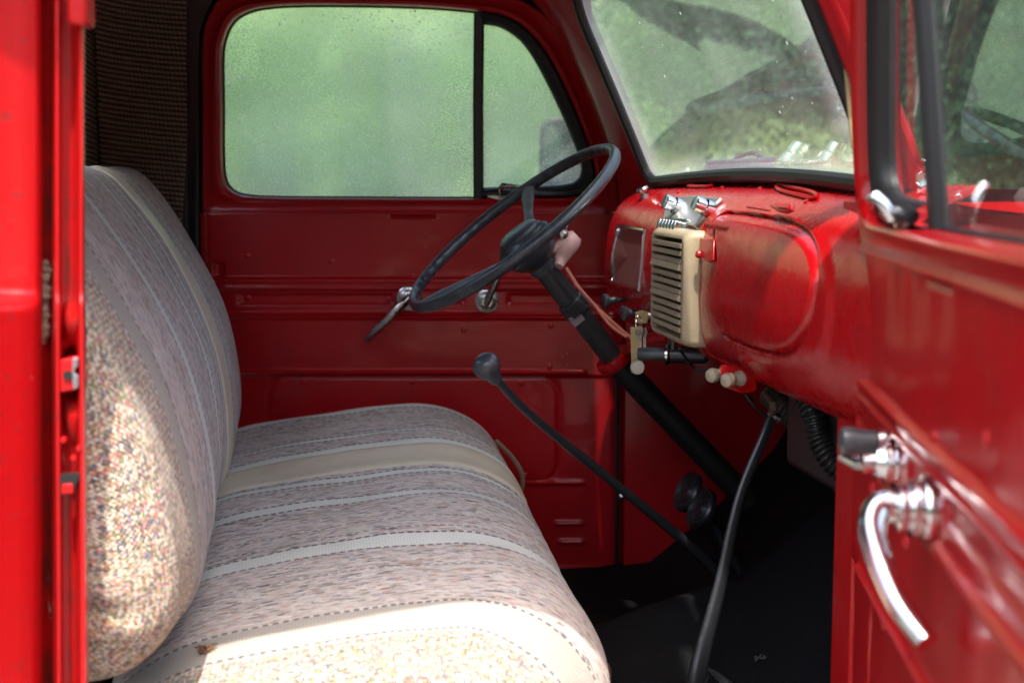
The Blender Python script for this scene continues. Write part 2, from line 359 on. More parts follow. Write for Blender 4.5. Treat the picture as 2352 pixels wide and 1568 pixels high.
def glass_material(name, film, drops, tint=(0.93, 0.98, 0.95), edge_haze=0.0, fog=0.0, filmcol=(0.75, 0.8, 0.77)):
    m = bpy.data.materials.new(name); m.use_nodes = True; nt = m.node_tree; nt.nodes.clear(); N = nt.nodes.new; L = nt.links.new
    out = N('ShaderNodeOutputMaterial'); tr = N('ShaderNodeBsdfTransparent'); tr.inputs[0].default_value = (*tint, 1)
    gl = N('ShaderNodeBsdfGlossy'); gl.inputs['Roughness'].default_value = 0.015; gl.inputs[0].default_value = (1, 1, 1, 1)
    fr = N('ShaderNodeFresnel'); fr.inputs[0].default_value = 1.7
    geo = N('ShaderNodeNewGeometry')
    m1 = N('ShaderNodeMixShader')
    fm = N('ShaderNodeMath'); fm.operation = 'MULTIPLY'; fm.inputs[1].default_value = 1.3; fm.use_clamp = True; L(fr.outputs[0], fm.inputs[0])
    L(fm.outputs[0], m1.inputs[0])
    if fog:                                     # breath of condensation: part of the light is scattered a little on its way through
        rf = N('ShaderNodeBsdfRefraction'); rf.inputs['IOR'].default_value = 1.16; rf.inputs['Roughness'].default_value = 0.26; rf.inputs[0].default_value = (*tint, 1)
        fg = N('ShaderNodeMixShader'); fg.inputs[0].default_value = fog; L(tr.outputs[0], fg.inputs[1]); L(rf.outputs[0], fg.inputs[2]); L(fg.outputs[0], m1.inputs[1])
    else: L(tr.outputs[0], m1.inputs[1])
    L(gl.outputs[0], m1.inputs[2])
    tl = N('ShaderNodeBsdfTranslucent'); tl.inputs[0].default_value = (0.85, 0.9, 0.86, 1); df = N('ShaderNodeBsdfDiffuse'); df.inputs[0].default_value = (*filmcol, 1)
    dd = N('ShaderNodeMixShader'); dd.inputs[0].default_value = 0.45; L(tl.outputs[0], dd.inputs[1]); L(df.outputs[0], dd.inputs[2])
    tc = N('ShaderNodeTexCoord')
    n1 = N('ShaderNodeTexNoise'); n1.inputs['Scale'].default_value = 7; n1.inputs['Detail'].default_value = 6
    mp = N('ShaderNodeMapping'); mp.inputs['Scale'].default_value = (1, 1, 0.45); L(tc.outputs['Object'], mp.inputs[0]); L(mp.outputs[0], n1.inputs['Vector'])
    n2 = N('ShaderNodeTexNoise'); n2.inputs['Scale'].default_value = 260; n2.inputs['Detail'].default_value = 2; L(tc.outputs['Object'], n2.inputs['Vector'])
    a = N('ShaderNodeMapRange'); a.inputs[1].default_value = 0.3; a.inputs[2].default_value = 0.75; a.inputs[3].default_value = film * 0.45; a.inputs[4].default_value = film * 1.6; L(n1.outputs[0], a.inputs[0])
    c = N('ShaderNodeMapRange'); c.inputs[1].default_value = 0.5; c.inputs[2].default_value = 0.8; c.inputs[3].default_value = 0.0; c.inputs[4].default_value = film * 1.6; L(n2.outputs[0], c.inputs[0])
    s = N('ShaderNodeMath'); s.operation = 'ADD'; s.use_clamp = True; L(a.outputs[0], s.inputs[0]); L(c.outputs[0], s.inputs[1])
    # drops and specks
    v = N('ShaderNodeTexVoronoi'); v.inputs['Scale'].default_value = 95; v.inputs['Randomness'].default_value = 1; mp2 = N('ShaderNodeMapping'); mp2.inputs['Scale'].default_value = (1, 1, 0.75)
    L(tc.outputs['Object'], mp2.inputs[0]); L(mp2.outputs[0], v.inputs['Vector'])
    sc = N('ShaderNodeSeparateColor'); L(v.outputs['Color'], sc.inputs[0])
    th = N('ShaderNodeMath'); th.operation = 'MULTIPLY'; th.inputs[1].default_value = 0.22; L(sc.outputs[1], th.inputs[0])
    lt = N('ShaderNodeMath'); lt.operation = 'LESS_THAN'; L(v.outputs['Distance'], lt.inputs[0]); L(th.outputs[0], lt.inputs[1])
    pk = N('ShaderNodeMath'); pk.operation = 'GREATER_THAN'; pk.inputs[1].default_value = 1 - drops; L(sc.outputs[0], pk.inputs[0])
    mu = N('ShaderNodeMath'); mu.operation = 'MULTIPLY'; L(lt.outputs[0], mu.inputs[0]); L(pk.outputs[0], mu.inputs[1])
    mu2 = N('ShaderNodeMath'); mu2.operation = 'MULTIPLY'; mu2.inputs[1].default_value = 0.85; L(mu.outputs[0], mu2.inputs[0])
    uvn = N('ShaderNodeUVMap'); uvn.uv_map = 'UVMap'; su = N('ShaderNodeSeparateXYZ'); L(uvn.outputs[0], su.inputs[0])
    ed = N('ShaderNodeMapRange'); ed.interpolation_type = 'SMOOTHSTEP'; ed.inputs[1].default_value = 0.74; ed.inputs[2].default_value = 1.02; ed.inputs[4].default_value = edge_haze; L(su.outputs[0], ed.inputs[0])  # film thickens towards the edge: dirt, plus sky haze put into its colour
    s0 = s; s = N('ShaderNodeMath'); s.operation = 'ADD'; s.use_clamp = True; L(s0.outputs[0], s.inputs[0]); L(ed.outputs[0], s.inputs[1])
    mx = N('ShaderNodeMath'); mx.operation = 'MAXIMUM'; L(s.outputs[0], mx.inputs[0]); L(mu2.outputs[0], mx.inputs[1])
    m2 = N('ShaderNodeMixShader'); L(mx.outputs[0], m2.inputs[0]); L(m1.outputs[0], m2.inputs[1]); L(dd.outputs[0], m2.inputs[2])
    L(m2.outputs[0], out.inputs[0]); return m
WATER = mat('water_drop', (1, 1, 1), 0.03); WATER.node_tree.nodes['Principled BSDF'].inputs['Transmission Weight'].default_value = 0.75; WATER.node_tree.nodes['Principled BSDF'].inputs['IOR'].default_value = 1.33
G_SIDE = glass_material('misted_side_glass', 0.34, 0.30, fog=0.8)
G_WIND = glass_material('dusty_sky_hazed_glass', 0.075, 0.05, edge_haze=0.34, filmcol=(0.66, 0.76, 0.86))  # dust film tinted blue-white to stand for sky reflected in the glass
G_NEAR = glass_material('clear_side_glass', 0.03, 0.02)

def leaf_material(name, c1, c2):
    m = bpy.data.materials.new(name); m.use_nodes = True; nt = m.node_tree; nt.nodes.clear(); N = nt.nodes.new; L = nt.links.new
    out = N('ShaderNodeOutputMaterial'); tc = N('ShaderNodeTexCoord')
    n = N('ShaderNodeTexNoise'); n.inputs['Scale'].default_value = 0.9; n.inputs['Detail'].default_value = 5; L(tc.outputs['Object'], n.inputs[0])
    mr = N('ShaderNodeMapRange'); mr.inputs[1].default_value = 0.35; mr.inputs[2].default_value = 0.65; L(n.outputs[0], mr.inputs[0])
    mx = N('ShaderNodeMix'); mx.data_type = 'RGBA'; mx.inputs[6].default_value = (*c1, 1); mx.inputs[7].default_value = (*c2, 1); L(mr.outputs[0], mx.inputs[0])
    d = N('ShaderNodeBsdfDiffuse'); t = N('ShaderNodeBsdfTranslucent'); L(mx.outputs[2], d.inputs[0]); L(mx.outputs[2], t.inputs[0])
    ms = N('ShaderNodeMixShader'); ms.inputs[0].default_value = 0.4; L(d.outputs[0], ms.inputs[1]); L(t.outputs[0], ms.inputs[2]); L(ms.outputs[0], out.inputs[0])
    return m
LEAF = leaf_material('leaves', (0.085, 0.165, 0.06), (0.13, 0.22, 0.08))
LEAF2 = leaf_material('dark_leaves', (0.052, 0.110, 0.062), (0.075, 0.150, 0.078))
GRASS = mat('grass', (0.080, 0.145, 0.065), 0.9, 0, 0, [(9, 0.5, 0.08)], ((0.14, 0.21, 0.085), 0.55, 0.36, 0.62))

# ------------------------------------------------------------------ ground and planting behind the truck
def ground_z(x, y):
    far = max(0.0, y - 8.5); z = 0.42 * far
    r = max(0.0, x - 9.0) * 0.03
    return min(z, 7.0) + r + (0.12 * sst(5, 9, max(abs(x), abs(y))) + 0.5 * sst(9, 14, y)) * noise.noise((x * 0.3, y * 0.3, 0))
m = MB(); rows = []
ys = [-60, -40, -25, -15, -8] + [(-4 + i * 0.8) for i in range(50)] + [40, 50, 70, 100, 140]
xs = [-140, -90, -60, -40, -30] + [(-24 + i * 1.2) for i in range(41)] + [28, 34, 44, 60, 90, 140]
for y in ys: rows.append([Vector((x, y, ground_z(x, y))) for x in xs])
m.grid(rows); tag(m.build('ground', GRASS), None, kind='structure')

m = MB(); xs2 = [-16 + i for i in range(33)]; ys2 = [-22 + i for i in range(28)]
m.grid([[Vector((x, y, max(ground_z(x, y), 0) + 0.02 + (0.05 * noise.noise((x, y, 0)) - 0.25 * sst(14, 16, abs(x)) - 0.25 * sst(4, 5, y)))) for x in xs2] for y in ys2])
tag(m.build('grey_bounce_yard', mat('gravel', (0.20, 0.18, 0.17), 0.9, 0, 0, [(40, 0.8, 0.02)], ((0.13, 0.12, 0.11), 25, 0.4, 0.6))), None, kind='structure')  # unseen grey yard added for neutral reflections and bounce on the paint

def leaf_cloud(m, c, rx, ry, rz, n, size, rnd, shell=0.55):
    for _ in range(n):
        while True:
            p = Vector((rnd.uniform(-1, 1), rnd.uniform(-1, 1), rnd.uniform(-1, 1)))
            if shell < p.length < 1: break
        q = Vector((c[0] + p.x * rx, c[1] + p.y * ry, c[2] + p.z * rz))
        s = size * rnd.uniform(0.6, 1.4)
        a = Vector((rnd.gauss(0, 1), rnd.gauss(0, 1), rnd.gauss(0, 1))).normalized(); b = a.orthogonal().normalized()
        nb = a.cross(b)
        m.v += [q - b * s, q + nb * s * 0.5, q + b * s, q - nb * s * 0.5]; o = len(m.v) - 4; m.f.append((o, o + 1, o + 2, o + 3))
def wood_mass():
    rnd = random.Random(3); m = MB()
    for i in range(520):
        t = i / 519; ang = lerp(-50, 310, t) + rnd.uniform(-2, 2); dist = rnd.uniform(25, 32) if -50 <= ang < 66 else rnd.uniform(16, 25)  # the stretch behind the camera is unseen, added to dim the side light
        x = math.sin(R(ang)) * dist; y = math.cos(R(ang)) * dist
        g = ground_z(x, y); hh = rnd.uniform(0.3, 6.5) if -50 <= ang < 66 else rnd.uniform(0.4, 6.0)
        r = rnd.uniform(1.1, 2.2)
        leaf_cloud(m, (x, y, g + hh), r, r, r * 0.85, 360, 0.16, rnd)
    return m
tag(wood_mass().build('woodland', LEAF, recalc=False, smooth=False), 'blurred green woodland beyond the truck, and an unseen stretch added behind the camera to dim the cab', 'woodland', kind='stuff')
def tree(x, y, h, rnd, mt, label):
    g = ground_z(x, y); e = empty('tree', (x, y, g)); tag(e, label, 'tree', 'trees beyond the truck')
    m = MB(); pts = [Vector((x + 0.15 * math.sin(k * 1.1), y + 0.1 * math.cos(k), g - 0.1 + h * 0.85 * k / 7)) for k in range(8)]
    m.tube(pts, [h * 0.03 * (1 - k / 9) for k in range(8)], 10)
    c = MB()
    for k in range(15):
        a = rnd.uniform(0, 6.28); hz = h * rnd.uniform(0.2, 0.98); rr = h * 0.27 * (1.15 - hz / h) + 0.25
        q = Vector((x + math.cos(a) * rr, y + math.sin(a) * rr, g + hz))
        b0 = Vector((x, y, g + hz * 0.85)); m.tube([b0, (b0 + q) / 2 + Vector((0, 0, -0.05)), q], [h * 0.010, h * 0.006, h * 0.003], 6)
        leaf_cloud(c, q, rr * 0.8 + 0.25, rr * 0.8 + 0.25, 0.55, 330, 0.085, rnd, 0.1)
    m.build('trunk', BARK, e); c.build('crown', mt, e, recalc=False, smooth=False)
rn = random.Random(11)
tree(4.6, 12.5, 5.6, rn, LEAF2, 'dark green tree seen through the open passenger door window')
def undergrowth():
    rnd = random.Random(29); m = MB()
    for k in range(70):
        az = rnd.uniform(-26, 4.0); dist = rnd.uniform(10.5, 16); x = math.sin(R(az)) * dist; y = math.cos(R(az)) * dist; g = ground_z(x, y)
        r = rnd.uniform(0.35, 0.9); leaf_cloud(m, (x, y, g + r * 0.4), r, r, r * 0.9, 2600, 0.018, rnd, 0.0)
    return m
tag(undergrowth().build('undergrowth', leaf_material('soft_leaves', (0.14, 0.25, 0.115), (0.17, 0.29, 0.13)), recalc=False, smooth=False), 'soft green undergrowth on the bank beyond the driver window', 'undergrowth', kind='stuff')
def hedge():
    rnd = random.Random(17); m = MB()
    for k in range(130):
        az = rnd.uniform(4.6, 34); dist = rnd.uniform(12, 17); x = math.sin(R(az)) * dist; y = math.cos(R(az)) * dist; g = ground_z(x, y)
        r = rnd.uniform(0.5, 1.1); leaf_cloud(m, (x, y, g + rnd.uniform(0.1, 4.4) * sst(4, 8, az + 0.5)), r, r, r, 1900, 0.028, rnd, 0.1)
    return m
tag(hedge().build('hedge', LEAF2, recalc=False, smooth=False), 'dark out of focus hedge in front of the truck, seen through the windshield', 'hedge')

# ------------------------------------------------------------------ the truck
truck = empty('vintage_truck', (0.0, 2.2, 0.0))
tag(truck, 'red vintage pickup truck with its passenger door open on a striped bench seat', 'truck')

FD = 2.95
TUM = 0.10
def far_y(z): return FD - TUM * max(0.0, z + 0.05)          # window frames lean inwards (z relative to the eye)
def L(u, v):                                               # point of the driver's door in door coordinates
    d = FD
    for _ in range(4):
        p = P(u, v, d); d = far_y(p.z - EYE)
    p = P(u, v, d); return p.x, p.z - EYE
XH = P(1430, 784, FD).x
def far_map(s, z, n): return Vector((XH - s, far_y(z) - n, z + EYE))
HD = Vector((-0.064, -0.69, 0)).normalized(); HN = Vector((HD.y, -HD.x, 0)); H0 = Vector((0.376, 1.55, EYE))
def near_map(s, z, n): return H0 + HD * s + HN * (n + TUM * max(0.0, z + 0.05)) + Vector((0, 0, z))
def sl(u, v):
    x, z = L(u, v); return (XH - x, z)

OPEN = [(507, 250), (506, 130), (513, 85), (530, 50), (560, 28), (610, 15), (700, 10), (850, 11), (980, 15), (1090, 24), (1150, 33), (1198, 58), (1240, 100), (1272, 150), (1300, 205),
        (1325, 262), (1348, 320), (1364, 375), (1366, 415), (1350, 442), (1310, 453), (1200, 455), (1000, 456), (800, 455), (640, 454), (565, 450), (530, 438), (512, 410), (507, 350)]
OUT = [(463, 250), (463, 120), (468, 65), (483, 25), (510, -8), (590, -24), (700, -30), (850, -31), (1000, -26), (1110, -18), (1180, -6), (1238, 22), (1284, 66), (1318, 125), (1346, 185),
       (1371, 250), (1392, 312), (1410, 370), (1420, 430), (1428, 480), (1380, 492), (1200, 492), (1000, 492), (800, 492), (640, 492), (540, 492), (475, 492), (463, 460), (463, 380)]
GV = [(1112, 52), (1150, 62), (1190, 88), (1222, 128), (1256, 190), (1285, 250), (1310, 308), (1330, 360), (1336, 392), (1326, 414), (1300, 424), (1240, 428), (1112, 430)]
def panel_n(s, z):                                         # relief of the pressed inner door skin
    # turn back into the photograph-like layout of the driver's door: millimetre profile by height
    v = 403 - z * 1107.0; u = 1430 - s * 1107.0
    n = 0.0
    n += 0.006 * (1 - sst(470, 492, v))                    # belt roll
    n += 0.007 * sst(634, 640, v) * (1 - sst(662, 668, v)) - 0.004 * bump(652, 2.6, v)
    n -= 0.005 * sst(672, 677, v) * (1 - sst(694, 699, v)) * (sst(540, 552, u) * (1 - sst(893, 903, u)) + sst(985, 995, u) * (1 - sst(1058, 1068, u)) + sst(1160, 1172, u) * (1 - sst(1395, 1405, u)))
    n += 0.005 * sst(716, 720, v) * (1 - sst(729, 734, v)) - 0.003 * bump(725, 2.2, v)
    n += 0.008 * bump(857, 4.5, v) * (1 - sst(1335, 1348, u))
    n -= 0.004 * sst(862, 868, v)
    # recessed rounded plate
    cx, cy, hx, hy, rr = 945, 990, 337, 124, 45
    qx = max(0, abs(u - cx) - hx + rr); qy = max(0, abs(v - cy) - hy + rr); dist = math.hypot(qx, qy) - rr + min(0, max(abs(u - cx) - hx + rr, abs(v - cy) - hy + rr))
    n -= 0.0035 * bump(0, 4.5, dist)
    for vv, u0 in ((1117, 1190), (1213, 1270), (1258, 1280)):
        n += 0.006 * bump(vv, 4.0, v) * sst(u0, u0 + 10, u) * (1 - sst(1338, 1348, u))
    if 470 < v < 515: n -= 0.007 * sst(885, 905, u) * (1 - sst(990, 1010, u)) * sst(462, 478, v) * (1 - sst(490, 505, v))
    n -= 0.006 * sst(488, 492, u) * (1 - sst(508, 512, u)) * sst(600, 604, v) * (1 - sst(632, 636, v))
    n -= 0.012 * sst(1405, 1430, u)
    n -= 0.010 * (1 - sst(463, 480, u))
    n += 0.0016 * noise.noise((u * 0.012, v * 0.012, 3.0))
    return n

def resample_pair(A, B, n):
    a = catmull([(*sl(*p), 0) for p in A], n * 4, True)
    # pair each ring point by parameter through the control points
    ra = []; rb = []
    m_ = len(A); per = 6
    PA = [Vector((*sl(*p), 0)) for p in A]; PB = [Vector((*sl(*p), 0)) for p in B]
    def cr(Pq, i, t):
        p0, p1, p2, p3 = Pq[(i - 1) % m_], Pq[i], Pq[(i + 1) % m_], Pq[(i + 2) % m_]
        return 0.5 * ((2 * p1) + (-p0 + p2) * t + (2 * p0 - 5 * p1 + 4 * p2 - p3) * t * t + (-p0 + 3 * p1 - 3 * p2 + p3) * t ** 3)
    for i in range(m_):
        for k in range(per): ra.append(cr(PA, i, k / per)); rb.append(cr(PB, i, k / per))
    return ra, rb
RA, RB = resample_pair(OPEN, OUT, 160)

def make_door(side, F):
    far = side == 'driver'
    m = MB()
    # window surround: loops from the glass channel out to the edge of the door
    prof = [(-0.02, -0.040), (0.0, -0.040), (0.0, -0.016), (0.02, -0.002), (0.09, 0.006), (0.20, 0.008), (0.33, 0.004), (0.45, 0.000), (0.8, 0.0), (0.93, -0.001), (1.0, -0.010), (1.0, -0.045)]
    rows = []
    for t, n in prof:
        row = []
        for a, b in zip(RA, RB):
            p = a.lerp(b, t); bottom = b.y < -0.078
            nn = n
            if bottom and t > 0.9: nn = 0.004 if t < 1 or n > -0.02 else 0.0
            row.append(F(p.x, p.y, nn))
        rows.append(row)
    m.grid(rows, True)
    # pressed lower panel
    s_max = sl(463, 700)[0]; rows = []
    zt = sl(900, 489)[1]; zb = -0.84
    NS, NZ = 190, 250
    for j in range(NZ + 1):
        z = lerp(zt, zb, j / NZ); rows.append([F(lerp(-0.0, s_max, i / NS), z, panel_n(lerp(-0.0, s_max, i / NS), z)) for i in range(NS + 1)])
    m.grid(rows)
    # edges and outer skin
    def edge(s):
        m.grid([[F(s, lerp(zt, zb, j / 20), n) for j in range(21)] for n in (-0.012, -0.06, -0.075)])
    edge(0.0); edge(s_max)
    body = m.build('door', REDI if far else RED, truck, recalc=False, angle=50)
    body['label'] = 'closed driver door with misted window' if far else 'open passenger door swung towards the camera'
    # outer skin
    k = MB(); rows = []
    for j in range(25):
        z = lerp(zt + 0.03, zb, j / 24); rows.append([F(lerp(0, s_max, i / 24), z, -0.075 - 0.05 * math.sin(math.pi * min(1, (j + 2) / 26)) ** 0.7) for i in range(25)])
    k.grid(rows); k.build('outer_skin', RED, body, recalc=False)
    # glass
    gm = G_SIDE if far else G_NEAR
    zlist = []
    gz0 = sl(900, 452)[1]
    ring = [p for p in RA]
    sdiv = sl(1098, 300)[0]
    main = [p for p in ring if p.x > sdiv - 0.012]
    # order kept by ring; close along the divider
    idx = [i for i, p in enumerate(ring) if p.x > sdiv - 0.012]
    start = next(i for i in range(len(ring)) if ring[i].x > sdiv - 0.012 and ring[i - 1].x <= sdiv - 0.012)
    seq = [ring[(start + i) % len(ring)] for i in range(len(idx))]
    g = MB(); n0 = -0.030
    g.add([F(p.x, p.y, n0) for p in seq], [tuple(range(len(seq)))])
    g.build('window_glass', gm, body, smooth=False, recalc=False)
    gvp = catmull([(*sl(*p), 0) for p in GV], 60, True)
    g = MB(); g.add([F(p.x, p.y, -0.024) for p in gvp], [tuple(range(len(gvp)))]); g.build('vent_glass', gm, body, smooth=False, recalc=False)
    if far:
        rnd = random.Random(41); w_ = MB(); seqp = [(p.x, p.y) for p in seq]
        def inside(x, y, poly):
            c_ = False
            for q in range(len(poly)):
                x1, y1 = poly[q]; x2, y2 = poly[q - 1]
                if (y1 > y) != (y2 > y) and x < (x2 - x1) * (y - y1) / (y2 - y1) + x1: c_ = not c_
            return c_
        cnt = 0
        while cnt < 430:
            if rnd.random() < 0.8: u, v = rnd.uniform(512, 1085), rnd.uniform(16, 450); pl = seqp; n_ = -0.030
            else: u, v = rnd.uniform(1112, 1340), rnd.uniform(50, 425); pl = [(p.x, p.y) for p in gvp]; n_ = -0.024
            if v > 130 and rnd.random() < 0.45 and u > 650: continue
            x, y = sl(u, v)
            if not inside(x, y, pl): continue
            cnt += 1; r = rnd.choice((0.0005, 0.0006, 0.0008, 0.0010, 0.0013)) * rnd.uniform(0.8, 1.2) * (1.3 if v < 60 else 1); st = rnd.choice((1, 1, 1.3, 1.9))
            dring = []
            for rr_, hh in ((1.0, 0.0), (0.8, 0.45), (0.4, 0.75)):
                dring.append([F(x + r * rr_ * math.cos(t), y + r * rr_ * math.sin(t) * st, n_ + 0.0004 + r * hh) for t in [k * math.pi / 4 for k in range(8)]])
            w_.grid(dring, True); w_.f.append(tuple(len(w_.v) - 8 + k for k in range(8)))
        dr = w_.build('water_drops', WATER, body, recalc=False); dr['kind'] = 'stuff'
    # vent rubber between glass and frame
    start = next(i for i in range(len(ring)) if ring[i].x <= sdiv and ring[i - 1].x > sdiv)
    cnt = sum(1 for p in ring if p.x <= sdiv)
    outer = [ring[(start + i) % len(ring)] for i in range(cnt)]
    outer = [Vector((sdiv, outer[0].y, 0))] + outer + [Vector((sdiv, outer[-1].y, 0))]
    go = catmull(outer, 80, False); gi = []
    iv = [(*sl(*p), 0) for p in [(1110, 54)] + GV[1:-1] + [(1110, 431)]]
    gi = catmull(iv, 80, False)
    r = MB(); r.grid([[F(lerp(a.x, b.x, t), lerp(a.y, b.y, t), n) for a, b in zip(go, gi)] for t, n in ((-0.02, -0.035), (0.02, -0.012), (0.15, -0.006), (0.5, -0.004), (0.8, -0.010), (0.97, -0.018), (1.0, -0.03))])
    r.build('vent_weatherstrip', RUB, body, recalc=False)
    # division bar
    zt2 = sl(1098, 26)[1]; zb2 = sl(1098, 456)[1]
    d = MB(); ww = 0.0105 if far else 0.008; nd = 0 if far else -0.012
    d.grid([[F(sdiv + (-0.003 if kk else 0) + sx, z, n) for sx, n in ((-ww, -0.034), (-ww, -0.010 + nd), (-ww * 0.6, -0.006 + nd), (ww * 0.6, -0.006 + nd), (ww, -0.010 + nd), (ww, -0.034))] for kk, z in ((1, zt2), (0, (zt2 + zb2) / 2), (0, zb2))])
    d.build('division_bar', RUB, body, recalc=False)
    # channel felt round the main glass
    c = MB(); c.tube([F(p.x + (0.0), p.y, -0.028) for p in seq], 0.0035, 6); c.build('window_channel', RUB, body)
    if far:
        c = MB(); c.tube([F(p.x, p.y, -0.022) for p in RB[3:-10]], 0.007, 8); c.build('door_seal', RUB, body)
    # vent latch
    c = MB(); q = sl(1150, 437)
    def q3(u, v, n): s_, z_ = sl(u, v); return F(s_, z_, n)
    c.tube([q3(1120, 449, -0.002), q3(1150, 452, 0.0), q3(1178, 449, -0.002)], [0.006, 0.010, 0.006], 8, flat=0.5)
    c.tube([q3(1152, 447, 0.004), q3(1150, 432, 0.012), q3(1156, 425, 0.018), q3(1166, 426, 0.02), q3(1215, 430, 0.016)], [0.006, 0.0055, 0.006, 0.0045, 0.0035], 10)
    c.build('vent_latch', CHR if not far else CHRD, body)
    c = MB(); c.tube([q3(1112, 444, -0.006), q3(1135, 441, -0.002), q3(1200, 447, -0.002), q3(1300, 446, -0.008)], [0.007, 0.009, 0.008, 0.005], 8); c.build('latch_plate', BLKM, body)
    # handle
    hs, hz = sl(940, 684)
    if not far: hz -= 0.010
    ax = (F(hs, hz, 1) - F(hs, hz, 0)).normalized()
    e = MB(); e.lathe([(0.0, 0.0), (0.026, 0.0), (0.0265, 0.004), (0.0255, 0.009), (0.0225, 0.010), (0.0225, 0.012), (0.0235, 0.013), (0.0235, 0.018), (0.019, 0.019), (0.019, 0.021), (0.0195, 0.022), (0.019, 0.028), (0.014, 0.030), (0, 0.030)], F(hs, hz, 0.0), ax, 32)
    hp = [F(hs, hz, 0.012), F(hs + 0.000, hz + 0.001, 0.036), F(hs + 0.004, hz - 0.003, 0.045), F(hs + 0.018, hz - 0.015, 0.050), F(hs + 0.045, hz - 0.036, 0.046), F(hs + 0.07, hz - 0.060, 0.036), F(hs + 0.092, hz - 0.079, 0.020)]
    if far: hp = [F(hs, hz, 0.012), F(hs, hz, 0.034), F(hs + 0.004, hz - 0.003, 0.042), F(hs + 0.02, hz - 0.018, 0.045), F(hs + 0.045, hz - 0.045, 0.044), F(hs + 0.07, hz - 0.068, 0.038), F(hs + 0.088, hz - 0.086, 0.03)]
    hp = catmull(hp, 28)
    rr = [lerp(0.0105, 0.0085, i / 27) if i < 22 else lerp(0.0085, 0.0055, (i - 22) / 5) for i in range(28)] if far else [lerp(0.0142, 0.0112, i / 27) for i in range(28)]
    h = MB(); h.tube(hp, rr, 16, flat=0.8)
    ho = h.build('door_handle', CHR if not far else CHRD, body)
    e.build('escutcheon', CHRD if far else CHR, body)
    # crank
    cs, cz = sl(1119, 690)
    e = MB(); e.lathe([(0.0, 0.0), (0.025, 0.0), (0.025, 0.004), (0.020, 0.005), (0.0195, 0.012), (0.016, 0.013), (0.015, 0.020), (0.011, 0.021), (0.011, 0.032), (0.0, 0.033)], F(cs, cz, 0.0), ax, 32)
    e.build('escutcheon', CHRD if far else CHR, body)
    if far:
        tip = sl(1150, 618)
        h = MB(); h.tube(catmull([F(cs + 0.006, cz - 0.012, 0.024), F(cs, cz, 0.030), F(lerp(cs, tip[0], 0.5), lerp(cz, tip[1], 0.5), 0.042), F(tip[0], tip[1], 0.046), F(tip[0] - 0.012, tip[1] + 0.03, 0.047)], 14), [0.007, 0.009] + [0.0085] * 6 + [0.007] * 6, 10, flat=0.7)
        h.build('window_crank', CHRD, body)
    else:
        tip = (cs - 0.004, cz + 0.018)
        h = MB(); h.tube(catmull([F(cs, cz - 0.010, 0.014), F(cs, cz, 0.022), F(tip[0], tip[1] - 0.006, 0.020), F(*tip, 0.014)], 12), 0.0075, 10, flat=0.8)
        h.lathe([(0.011, 0), (0.0115, 0.010), (0.009, 0.011)], F(*tip, 0.008), ax, 20)
        h.build('window_crank', CHR, body)
        h = MB(); h.lathe([(0.008, 0), (0.0105, 0.002), (0.011, 0.014), (0.0135, 0.026), (0.013, 0.031), (0.009, 0.034), (0, 0.035)], F(*tip, 0.018), ax, 24)
        h.build('crank_knob', BLK, body)
        h = MB(); h.tube([F(cs, cz - 0.002, 0.016), F(cs - 0.012, cz - 0.004, 0.036), F(cs - 0.016, cz + 0.002, 0.050)], [0.008, 0.006, 0.004], 10)
        h.build('crank_arm', CHRD, body)
    scr = [(568, 587), (948, 634), (568, 684), (890, 687), (1065, 757), (1265, 748), (1262, 842), (695, 876), (946, 878), (1196, 880), (1275, 1010), (1205, 1092), (760, 600)]
    for (a, b_) in scr:
        ss, zz = sl(a, b_); h = MB(); n = panel_n(ss, zz) - 0.0005
        h.lathe([(0.0068, 0), (0.0065, 0.0012), (0.0045, 0.0026), (0.002, 0.0030), (0, 0.0030)], F(ss, zz, n), ax, 14)
        a1 = random.uniform(0, 3.1); dx = (F(ss + 1, zz, n) - F(ss, zz, n)).normalized() * math.cos(a1) + UPV * math.sin(a1)
        h.box(F(ss, zz, n + 0.003), dx, ax.cross(dx), ax, 0.0048, 0.0007, 0.0006)
        h.build('screw', REDI, body)
    return body
driver_door = make_door('driver', far_map)
passenger_door = make_door('passenger', near_map)

# ------------------------------------------------------------------ cab shell
cab = empty('cab_body', (0, 2.2, EYE - 0.8), truck)
XB, YB = -0.83, 2.92                                       # rear driver-side corner of the cab
def TB(w, z, a=0.0): return Vector((XB, YB, EYE + z)) - ET * w + EF * a
# rear quarter trim + rear wall: one woven sheet
m = MB(); path = []
e_top = P(437, 0, 2.915); 
plan = [(P(430, 200, 2.925).x, 2.925), (-0.70, 2.93), (-0.76, 2.925), (-0.80, 2.90), (-0.825, 2.86)]
cols = catmull([(x, y, 0) for x, y in plan], 24)
rows = []
for j in range(33):
    z = lerp(0.45, -0.62, j / 32)
    v = 403 - z * 1107; ue = 437 - 0.02 * max(0, v) - 0.00012 * max(0, v - 180) ** 2 * 1.0
    dx = P(max(ue, 300), 300, 2.925).x - plan[0][0]
    row = []
    for i, c in enumerate(cols):
        k = 1 - i / (len(cols) - 1); row.append(E(c.x + dx * k, c.y + 0.004 * math.sin(z * 20) * k, z))
    rows.append(row)
m.grid(rows); m.build('woven_side_trim', CARPET, cab, recalc=False, solid=0.006)
m = MB(); c0 = cols[-1]
def RW(w, z): return Vector((c0.x, c0.y, EYE + z)) - ET * w
def rect_strip(m, f, w0, w1, z0, z1):
    m.grid([[f(lerp(w0, w1, i / 6), lerp(z0, z1, j / 6)) for i in range(7)] for j in range(7)])
rect_strip(m, RW, 0, 0.42, -0.8, 0.45); rect_strip(m, RW, 1.06, 1.52, -0.8, 0.45); rect_strip(m, RW, 0.42, 1.06, -0.8, 0.06); rect_strip(m, RW, 0.42, 1.06, 0.30, 0.45)
